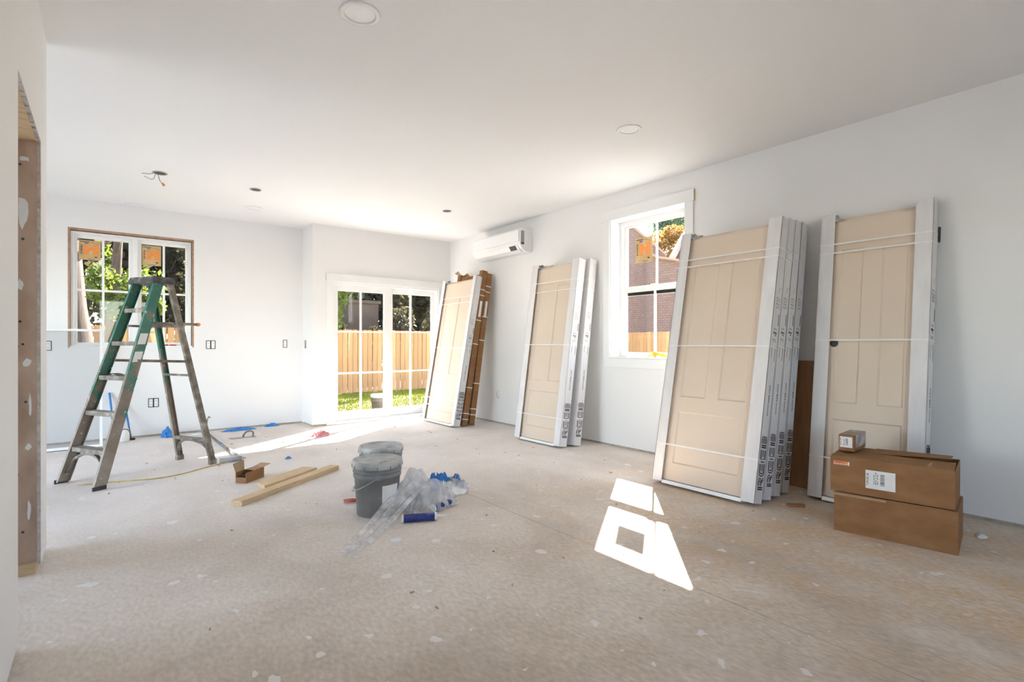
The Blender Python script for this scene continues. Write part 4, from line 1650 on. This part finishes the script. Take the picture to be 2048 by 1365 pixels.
# local -y points to the camera: rotate so
b1 = Vector((1.421, 3.256, 0))
cam_ang = math.atan2(-b1.y, -b1.x) + math.pi / 2
bk, bd = bucket(b1, cam_ang, 'grey lidded bucket with white label and drooping wire handle beside film', True, 'grey lidded buckets on the slab')
wrap(bd, 'paper_label', 0, 0, .055, .205, -78, -30, paper)
wrap(bd, 'label_stripe', 0, 0, .055, .205, -29, -22, bluep)
wrap(bd, 'label_stripe_top', 0, 0, .190, .2052, -29, -22, redink, .0022)
ha = MB()
pts = []
for i in range(15):
    t = math.pi * i / 14
    tau = math.radians(33)
    q = Vector((0, -1, 0)) * math.cos(t) * .160 + (Vector((-1, 0, 0)) * math.cos(tau) - Vector((0, 0, 1)) * math.sin(tau)) * math.sin(t) * .188
    pts.append(Vector((0, 0, .262)) + q)
ha.tube(pts, .0026, 6)
hb = ha.build('wire_handle', metal, bk)
MB().tube([pts[6], pts[7], pts[8]], .011, 10).build('handle_grip', vinyl, hb)
for s in (-1, 1):
    MB().box(-.018, .018, s * .150 - .004 if s > 0 else -.162, .162 if s > 0 else -.146, .245, .285).build('handle_ear', greypl, bk, .003)
b2 = Vector((1.633, 3.677, 0))
bk2, _ = bucket(b2, cam_ang + .6, 'grey lidded bucket standing behind the one with the label', False, 'grey lidded buckets on the slab')
# bucket out on the patio
ob_, bd_ = bucket((4.30, 9.75, 0), 0.3, 'grey bucket standing outside on lawn edge beyond patio door', False, None, outb)
ob_.location = (4.25, 9.62, GZ)
ob_.scale = (1.12, 1.12, 1.22)
ob_['group'] = 'buckets outside'
del ob_['group']

# ================================================================== LUMBER AND SMALL BOX ON THE FLOOR
dv = Vector((.815, .580, 0)).normalized()
an = math.atan2(dv.y, dv.x)
lb = MB().box(0, 1.10, 0, .089, 0, .038).build('pine_stud', pine, None, .003)
lb.location = (.739, 3.933, 0)
lb.rotation_euler = (0, 0, an)
tag(lb, 'long pale pine stud lying on slab left of grey buckets', 'lumber')
l2 = MB().prism([(0, 0, 0), (.62, 0, 0), (.62, .14, 0), (.075, .14, 0)], (0, 0, .03)).build('pine_board', pine, None, .002)
l2.location = Vector((.949, 4.297, 0)) - Vector((-dv.y, dv.x, 0)) * .02
l2.rotation_euler = (0, 0, an)
tag(l2, 'short wide pine board offcut lying alongside the long stud', 'lumber')
xb = tag(empty('open_box', (.886, 4.560, 0), math.atan2(.143, .168)), 'small open brown cardboard box of screws behind pine offcut', 'box')
bw, bl_, bh = .095, .215, .085
m_ = MB()
t_ = .003
m_.box(0, bl_, 0, t_, 0, bh)
m_.box(0, bl_, bw - t_, bw, 0, bh)
m_.box(0, t_, t_, bw - t_, 0, bh * .55)
m_.box(bl_ - t_, bl_, t_, bw - t_, 0, bh)
m_.box(t_, bl_ - t_, t_, bw - t_, 0, t_)
m_.build('carton_body', card, xb)
MB().prism([(0, bw, bh), (.10, bw, bh), (.12, bw + .02, bh + .075), (.0, bw + .025, bh + .065)], (0, .002, .001)).build('carton_flap', cardin, xb)
MB().prism([(.09, 0, bh), (bl_, 0, bh), (bl_, bw * .8, bh + .006), (.09, bw * .8, bh + .004)], (0, 0, .002)).build('carton_flap', cardin, xb)
MB().prism([(bl_, 0, bh), (bl_, bw, bh), (bl_ + .085, bw, bh + .012), (bl_ + .085, 0, bh + .010)], (0, 0, .002)).build('carton_flap', cardin, xb)
cr_ = MB()
rr = random.Random(4)
for i in range(40):
    p = Vector((rr.uniform(.012, bl_ - .03), rr.uniform(.012, bw - .012), rr.uniform(.045, .062)))
    d = Vector((rr.uniform(-1, 1), rr.uniform(-1, 1), rr.uniform(-.4, .4))).normalized() * .012
    cr_.tube([p - d, p + d], .0018, 5)
cr_.box(.004, bl_ - .004, .004, bw - .004, .003, .045)
q = cr_.build('screws', dark, xb)
q['kind'] = 'stuff'

# ================================================================== CARDBOARD BOXES BY THE NARROW DOOR


def big_box(loc, rz, L, D, Hh, label, flaps):
    r = tag(empty('cardboard_box', loc, rz), label, 'box', 'cardboard boxes before the narrow door')
    mb = MB()
    t = .004
    mb.box(0, t, 0, L, 0, Hh)
    mb.box(D - t, D, 0, L, 0, Hh)
    mb.box(t, D - t, 0, t, 0, Hh)
    mb.box(t, D - t, L - t, L, 0, Hh)
    mb.box(t, D - t, t, L - t, 0, t)
    mb.build('carton_body', card, r, .003)
    if flaps:
        # long flaps not quite closed over the short ones
        MB().prism([(.002, .004, Hh), (.002, L - .004, Hh), (D * .47, L - .004, Hh + .004), (D * .47, .006, Hh + .010)], (0, 0, .004)).build('carton_flap', card, r)
        MB().prism([(D - .002, .03, Hh + .012), (D - .002, L * .70, Hh + .004), (D * .50, L * .70, Hh + .006), (D * .46, .03, Hh + .032)], (0, 0, .004)).build('carton_flap', card, r)
        MB().prism([(D - .002, L * .705, Hh), (D - .002, L - .004, Hh), (D * .5, L - .004, Hh + .003), (D * .5, L * .705, Hh + .003)], (0, 0, .004)).build('carton_flap', card, r)
        MB().prism([(.015, -.004, Hh - .03), (D * .5, -.004, Hh - .012), (D * .5, .10, Hh + .009), (.015, .12, Hh + .006)], (0, 0, .003)).build('carton_flap', cardin, r)
    else:
        MB().prism([(.002, .002, Hh), (.002, L - .002, Hh), (D - .002, L - .002, Hh), (D - .002, .002, Hh)], (0, 0, .004)).build('carton_flap', card, r)
        MB().prism([(-.004, L * .55, Hh), (-.004, L + .004, Hh), (.01, L + .004, Hh + .006), (.01, L * .55, Hh + .003)], (0, 0, -.012)).build('torn_edge', cardin, r)
    return r


rzb = math.radians(8.4)
bx = Vector((math.cos(rzb), math.sin(rzb), 0))
by = Vector((-math.sin(rzb), math.cos(rzb), 0))
B0 = Vector((3.519, .701, 0))
q1 = big_box(B0, rzb, .566, .40, .226, 'plain long brown cardboard box at bottom of stack', False)
q2 = big_box(B0 + bx * -.004 + by * .012 + Vector((0, 0, .2365)), rzb, .572, .395, .205, 'long brown cardboard box with shipping label on top of plain one', True)


def printed_label(parent, y0, y1, z0, z1, name, seed, xo=-.0012):
    """paper label with print, on the local x = 0 face"""
    lab = MB().box(xo, -.0002, y0, y1, z0, z1).build(name, paper, parent)
    k = MB()
    rr = random.Random(seed)
    w = y1 - y0
    h = z1 - z0
    # barcode read sideways, and rows of text
    z = z0 + h * .22
    while z < z0 + h * .82:
        t = rr.uniform(.0012, .0035)
        k.box(xo - .0006, xo, y0 + w * .36, y0 + w * .50, z, z + t)
        z += t + rr.uniform(.0012, .003)
    for c in (.58, .64, .70, .90, .94):
        z = z0 + h * rr.uniform(.08, .3)
        while z < z0 + h * .8:
            t = rr.uniform(.004, .016)
            k.box(xo - .0006, xo, y0 + w * c, y0 + w * (c + .02), z, z + t)
            z += t + rr.uniform(.003, .008)
    k.build('printed_text', blackm, lab)
    return lab


printed_label(q2, .255, .395, .045, .15, 'shipping_label', 8)
ol = MB().box(-.0014, -.0002, .475, .555, .158, .180).build('orange_sticker', paper, q2)
MB().box(-.002, -.0014, .482, .555, .165, .180).build('orange_band', orange, ol)
tx = MB()
for i in range(7):
    tx.box(-.0026, -.002, .497 + i * .0075, .5015 + i * .0075, .169, .176)
tx.build('printed_text', redink, ol)
MB().box(-.002, -.0014, .480, .553, .159, .1625).build('printed_line', redink, ol)
q3 = tag(empty('small_carton', (3.541, 1.189, .4625), math.radians(6)), 'small taped cardboard carton with barcode label on top of boxes', 'box')
q3.rotation_euler = (0, 0, math.radians(4.5))
MB().box(0, .245, 0, .083, 0, .098).build('carton_body', card, q3, .003)
MB().box(.03, .246, -.0008, .0838, .02, .0985).build('clear_tape', clear_film, q3)
printed_label(q3, .010, .076, .022, .086, 'barcode_label', 9)

# ================================================================== PLASTIC FILM, WRAPPERS AND LOOSE BITS


def crumple(name, n, size, height, seed, m, parent=None, fold=5.0, edge=0.0, ycomp=1.0, thick=0.0):
    """crumpled sheet: grid with ridged noise, resting on z = 0"""
    vs = []
    fs = []
    off = Vector((seed * 3.1, seed * 1.7, seed * .9))
    for j in range(n + 1):
        for i in range(n + 1):
            u = i / n * 2 - 1
            v = j / n * 2 - 1
            r = math.sqrt(u * u + v * v)
            p = Vector((u * fold, v * fold, 0)) + off
            h = (1 - abs(noise.noise(p))) ** 2 * .6 + abs(noise.noise(p * 2.3)) * .4
            env = max(0.0, 1 - r ** 2 * (1 - edge)) if r < 1 else edge
            wob = noise.noise_vector(p * .7) * .28
            x = (u + wob.x) * size[0]
            y = (v + wob.y) * size[1]
            z = height * h * env + .003
            vs.append((x, y, max(.002, z)))
    for j in range(n):
        for i in range(n):
            u = (i + .5) / n * 2 - 1
            v = (j + .5) / n * 2 - 1
            if u * u + v * v > 1.05 + .25 * noise.noise(Vector((u * 3, v * 3, seed))):
                continue
            a = j * (n + 1) + i
            fs.append((a, a + 1, a + n + 2, a + n + 1))
    mb = MB().add(vs, fs, True)
    o = mb.build(name, m, parent)
    bm = bmesh.new()
    bm.from_mesh(o.data)
    bmesh.ops.delete(bm, geom=[v for v in bm.verts if not v.link_faces], context='VERTS')
    bm.to_mesh(o.data)
    bm.free()
    if thick:
        sd = o.modifiers.new('thick', 'SOLIDIFY')
        sd.thickness = thick
    return o


fi = tag(empty('plastic_film', (1.66, 3.19, 0)), 'crumpled clear plastic film heaped beside bucket with long twisted tail', 'plastic film')
def heap(n, rx_, ry_, h, seed, loc):
    """soft billowing film: dome with radial folds, open at the bottom"""
    vs = []
    fs = []
    for j in range(n + 1):
        t = j / n
        for i in range(n * 2):
            a = math.pi * i / n
            fold = 1 + .16 * math.sin(a * 7 + seed + 3 * t) * t + .10 * math.sin(a * 13 + seed * 2 - 4 * t) * t
            nz_ = noise.noise(Vector((math.cos(a) * 1.8, math.sin(a) * 1.8, t * 2.2 + seed))) * .30 + noise.noise(Vector((math.cos(a) * 5, math.sin(a) * 5, t * 6 + seed))) * .13
            r = (t ** .75) * (fold + nz_)
            z = h * (1 - t ** 1.7) * (1 + .22 * noise.noise(Vector((math.cos(a) * r * 2.2, math.sin(a) * r * 2.2, seed + 9)))) + .003
            vs.append((rx_ * r * math.cos(a), ry_ * r * math.sin(a), max(.003, z)))
    m2 = n * 2
    for j in range(n):
        for i in range(m2):
            k2 = (i + 1) % m2
            fs.append((j * m2 + i, j * m2 + k2, (j + 1) * m2 + k2, (j + 1) * m2 + i))
    o = MB().add(vs, fs, True).build('film_heap', clear_film, fi)
    o.location = loc
    return o


heap(30, .145, .12, .25, 1.3, (.03, .04, 0))
heap(30, .19, .115, .17, 4.1, (.10, -.05, 0))
heap(24, .11, .09, .21, 7.7, (.07, .10, 0))
# tail: ruffled sleeve narrowing to the tip
tl_ = MB()
path = [(.0, .0, .20), (-.10, -.055, .165), (-.21, -.125, .105), (-.33, -.21, .055), (-.44, -.30, .032), (-.54, -.395, .018), (-.62, -.47, .012), (-.672, -.515, .006)]
wid = [.075, .078, .074, .07, .066, .058, .05, .040]
vs = []
K = 14
side = Vector((.62, -.78, 0)).normalized()
for i, p in enumerate(path):
    p = Vector(p)
    for k in range(K + 1):
        t = k / K * 2 - 1
        f_ = .018 * math.sin(t * 9 + i * .5) + .012 * math.sin(t * 19 + i)
        z = p.z * (1 - .35 * max(0, t)) + f_ * (1.0 - .8 * i / len(path)) + .004 * math.sin(t * 31 + i * 2)
        q = p + side * (t * wid[i]) * 1.0
        vs.append((q.x, q.y, max(.004, z)))
fs = []
for i in range(len(path) - 1):
    for k in range(K):
        a = i * (K + 1) + k
        fs.append((a, a + 1, a + K + 2, a + K + 1))
tl_.add(vs, fs, True)
to_ = tl_.build('film_tail', clear_film, fi)
ss = to_.modifiers.new('sub', 'SUBSURF')
ss.levels = 1
ss.render_levels = 1
wrp = tag(empty('crumpled_wrapper', (1.97, 3.42, 0)), 'crumpled blue and white plastic wrapper beside clear film heap', 'wrapper')
w1 = crumple('blue_film', 30, (.15, .12), .21, 7.0, bluep, wrp, 3.4)
w2 = crumple('white_film', 30, (.15, .10), .13, 9.0, paper, wrp, 3.0)
w2.location = (.05, -.075, 0)
w3 = crumple('clear_film', 26, (.14, .09), .14, 12.0, clear_film, wrp, 3.6)
w3.location = (.13, -.02, 0)
w4 = crumple('blue_film', 22, (.07, .06), .18, 14.0, bluep, wrp, 2.5)
w4.location = (.16, .0, 0)


def caulk(loc, ang, label):
    r = tag(empty('caulk_tube', loc, ang), label, 'caulk tube', 'blue caulk tubes by the buckets')
    M = Matrix.Rotation(math.pi / 2, 4, 'Y')
    MB().lathe([(.0242, .008), (.0242, .205)], 24, M).build('tube_body', navy, r)
    MB().lathe([(.0258, 0), (.0258, .012), (.022, .012)], 24, M).build('end_cap', vinyl, r)
    MB().lathe([(.0258, .203), (.0258, .216), (.010, .218), (.008, .225), (.0045, .29), (.003, .29)], 24, M).build('nozzle', vinyl, r)
    for ch in r.children:
        ch.location.z = .0262
    return r


caulk((1.452, 2.965, 0), math.atan2(-.084, .183), 'navy caulk tube with white nozzle lying in front of film heap')
caulk((1.70, 3.02, 0), .35, 'navy caulk tube mostly hidden under clear film heap')
dc = MB().lathe([(.0, .004), (.026, .004), (.029, .007), (.032, .006), (.032, .0), (0, 0)], 28).build('bucket_cap', vinyl)
dc.location = (1.293, 2.709, 0)
tag(dc, 'round white plastic cap lying alone on concrete slab', 'cap')
pl = tag(empty('pliers', (1.318, 3.60, 0), math.atan2(-.1, .16)), 'red-handled pliers lying on slab behind labelled bucket', 'pliers')
MB().tube([(0, .012, .012), (.06, .018, .014), (.11, .004, .014)], [.006, .009, .006], 8).build('handle', redm, pl)
MB().tube([(0.01, -.016, .012), (.06, -.02, .014), (.11, -.003, .014)], [.006, .009, .006], 8).build('handle', redm, pl)
MB().tube([(.108, 0, .014), (.125, 0, .014), (.17, .0, .012)], [.011, .011, .004], 8).build('jaw', metal, pl)

# trowel lying on the slab
tw = tag(empty('plaster_trowel', (1.32, 6.85, 0), .05), 'grey steel plastering trowel with arched handle near rear wall', 'trowel')
MB().box(-.17, .11, -.05, .05, .004, .006).build('blade', metal, tw)
MB().tube([(-.02, 0, .006), (-.015, 0, .03), (.01, 0, .06), (.05, 0, .07), (.085, 0, .058), (.092, 0, .03), (.085, 0, .006)], .010, 8).build('handle', alum, tw)
# roller on a long pole
rl = tag(empty('roller_pole', (1.03, 5.50, 0)), 'paint roller on long taped pole lying behind stepladder rear foot', 'paint roller')
MB().tube([(-.185, .0, .024), (.0, -.015, .024)], .0225, 16).build('roller_cover', greytube, rl)
MB().tube([(0.0, -.015, .024), (.03, -.016, .024), (.035, .01, .022), (.015, .16, .016), (-.012, .30, .012)], .0045, 8).build('roller_frame', metal, rl)
MB().tube([(-.012, .28, .014), (-.013, .42, .014)], .014, 10).build('grip', vinyl, rl)
MB().tube([(-.013, .42, .013), (-.02, 1.0, .013), (-.03, 1.78, .013)], .0115, 10).build('pole', alum, rl)
MB().tube([(.012, .25, .011), (.004, 1.0, .011), (-.015, 1.76, .011)], .0075, 8).build('second_pole', vinyl, rl)
MB().tube([(-.019, .95, .0135), (-.020, 1.02, .0135)], .0135, 10).build('blue_tape', bluep, rl)
MB().tube([(-.03, 1.78, .013), (-.036, 1.90, .06), (-.02, 1.97, .16), (0.0, 1.985, .20), (.018, 1.985, .185)], .007, 8).build('hook', alum, rl)
# extension cord
cp_ = [fl(u, v, .005) for u, v in ((150, 972), (203, 966), (250, 962.5), (300, 959), (330, 955), (360, 950), (395, 940), (430, 930.5), (455, 925))]
co = MB().tube([(p.x, p.y, .0052) for p in cp_], .005, 8).build('extension_lead', cordm)
ss = co.modifiers.new('sub', 'SUBSURF')
ss.levels = 2
ss.render_levels = 2
tag(co, 'yellow extension cord running along slab under the stepladder', 'cord')

# things standing along the rear wall
jg = tag(empty('white_jug', (.175, 7.40, 0), .3), 'small white plastic jug with dark strap beside blue-handled scrapers', 'jug')
MB().lathe([(.048, 0), (.052, .006), (.052, .085), (.046, .11), (.028, .128), (.022, .131), (.0, .131)], 24).build('jug_body', vinyl, jg)
MB().tube([(-.054, 0, .03), (-.056, 0, .09), (-.035, 0, .132), (0, 0, .142), (.035, 0, .132), (.056, 0, .09), (.054, 0, .03)], .0045, 6).build('strap', dark, jg)
for k, (xb_, xt_, zt_, lab) in enumerate(((.245, .185, .42, 'blue-handled floor scraper leaning on rear wall right of jug'), (.095, .045, .55, 'blue-handled floor scraper leaning on rear wall left of jug'))):
    t = tag(empty('floor_scraper', (xb_, 7.46, 0)), lab, 'scraper', 'blue-handled scrapers at the rear wall')
    MB().box(-.035, .035, -.02, .02, 0, .022).build('scraper_head', dark, t, .003)
    MB().tube([(0, 0, .018), ((xt_ - xb_) * .35, .045, zt_ * .35)], .007, 8).build('lower_shaft', alum, t)
    MB().tube([((xt_ - xb_) * .33, .042, zt_ * .33), (xt_ - xb_, .122, zt_)], [.009, .011], 10).build('blue_handle', bluep, t)
# blue masking film pieces along the rear wall, pink cloth, scraps
def scrap(name, loc, size, h, seed, m, label, cat, n=18, fold=3.0, rz=0.0, group=None):
    o = crumple(name, n, size, h, seed, m, None, fold, thick=.0008)
    o.location = (*loc[:2], .0)
    o.rotation_euler = (0, 0, rz)
    tag(o, label, cat, group)
    return o


scrap('masking_film', (.595, 7.44), (.07, .06), .17, 21, bluep, 'bunched blue masking film behind stepladder rear leg', 'masking film')
scrap('masking_film', (1.36, 7.44), (.19, .06), .06, 23, bluep, 'long flattened blue masking film strip at rear wall foot', 'masking film')
scrap('masking_film', (1.78, 7.54), (.09, .035), .06, 24, bluep, 'short blue masking film strip near inside corner of rear wall', 'masking film')
scrap('masking_film', (.90, 7.36), (.09, .03), .05, 27, paper, 'white scrap of masking paper behind stepladder at rear wall', 'masking paper')
scrap('masking_film', (1.404, 5.304), (.03, .02), .035, 25, bluep, 'tiny blue film scrap alone on slab in front of trowel', 'masking film')
scrap('pink_cloth', (2.06, 6.40), (.13, .09), .10, 26, pinkm, 'crumpled pink cloth lying in sunlit streak before patio door', 'cloth', 26, 3.0)
scrap('paper_scrap', (3.97, .69), (.045, .03), .03, 28, paper, 'torn white paper scrap on slab near right wall', 'paper', 12, 1.6)
wbk = MB().box(-.055, .055, -.02, .02, 0, .018).build('wood_block', redblock, None, .003)
wbk.location = (3.718, 1.60, 0)
wbk.rotation_euler = (0, 0, -.75)
tag(wbk, 'small red-brown wood block on slab beside stacked cartoned doors', 'wood block')
# on the window stools
yg = scrap('yellow_gloves', (4.44, 3.27), (.05, .13), .10, 31, yellow, 'crumpled yellow work gloves lying on right window stool', 'gloves')
yg.location.z = W2[2] + .0125
wgp = scrap('white_rag', (4.372, 3.22), (.02, .11), .025, 33, paper, 'white rag lying in front of yellow gloves on window stool', 'rag')
wgp.location.z = W2[2] + .0125
for k, (x, lab) in enumerate(((.585, 'red tape roll lying on casement window stool beside another'), (.665, 'red tape roll lying nearer the frame corner on casement stool'))):
    o = MB().lathe([(.018, 0), (.032, 0), (.032, .018), (.018, .018), (.018, 0)], 20).build('tape_roll', redm)
    o.location = (x, YB + .022, W1[2] + .0205)
    tag(o, lab, 'tape roll', 'red tape rolls on the casement stool')
pk = tag(empty('putty_knife', (-.10, YB + .012, W1[2] + .0205), .05), 'flat putty knife with pale handle on casement window stool', 'putty knife')
MB().box(0, .09, -.010, .012, 0, .003).build('blade', metal, pk)
MB().box(.09, .19, -.009, .009, 0, .012).build('handle', white, pk, .003)
# scraps of grit on the slab
dr = random.Random(77)
dm = MB()
for i in range(90):
    x = dr.uniform(.0, 4.0)
    y = dr.uniform(1.2, 6.8)
    s_ = dr.uniform(.002, .006)
    M = Matrix.Translation((x, y, s_ * .5)) @ Matrix.Rotation(dr.uniform(0, 3), 4, 'Z')
    dm.box(-s_ * dr.uniform(1, 4), s_, -s_ * .6, s_ * .6, -s_ * .5, s_ * .5, M)
tag(dm.build('floor_grit', roughw), 'scattered dark grit and splinters over concrete slab', 'grit', kind='stuff')
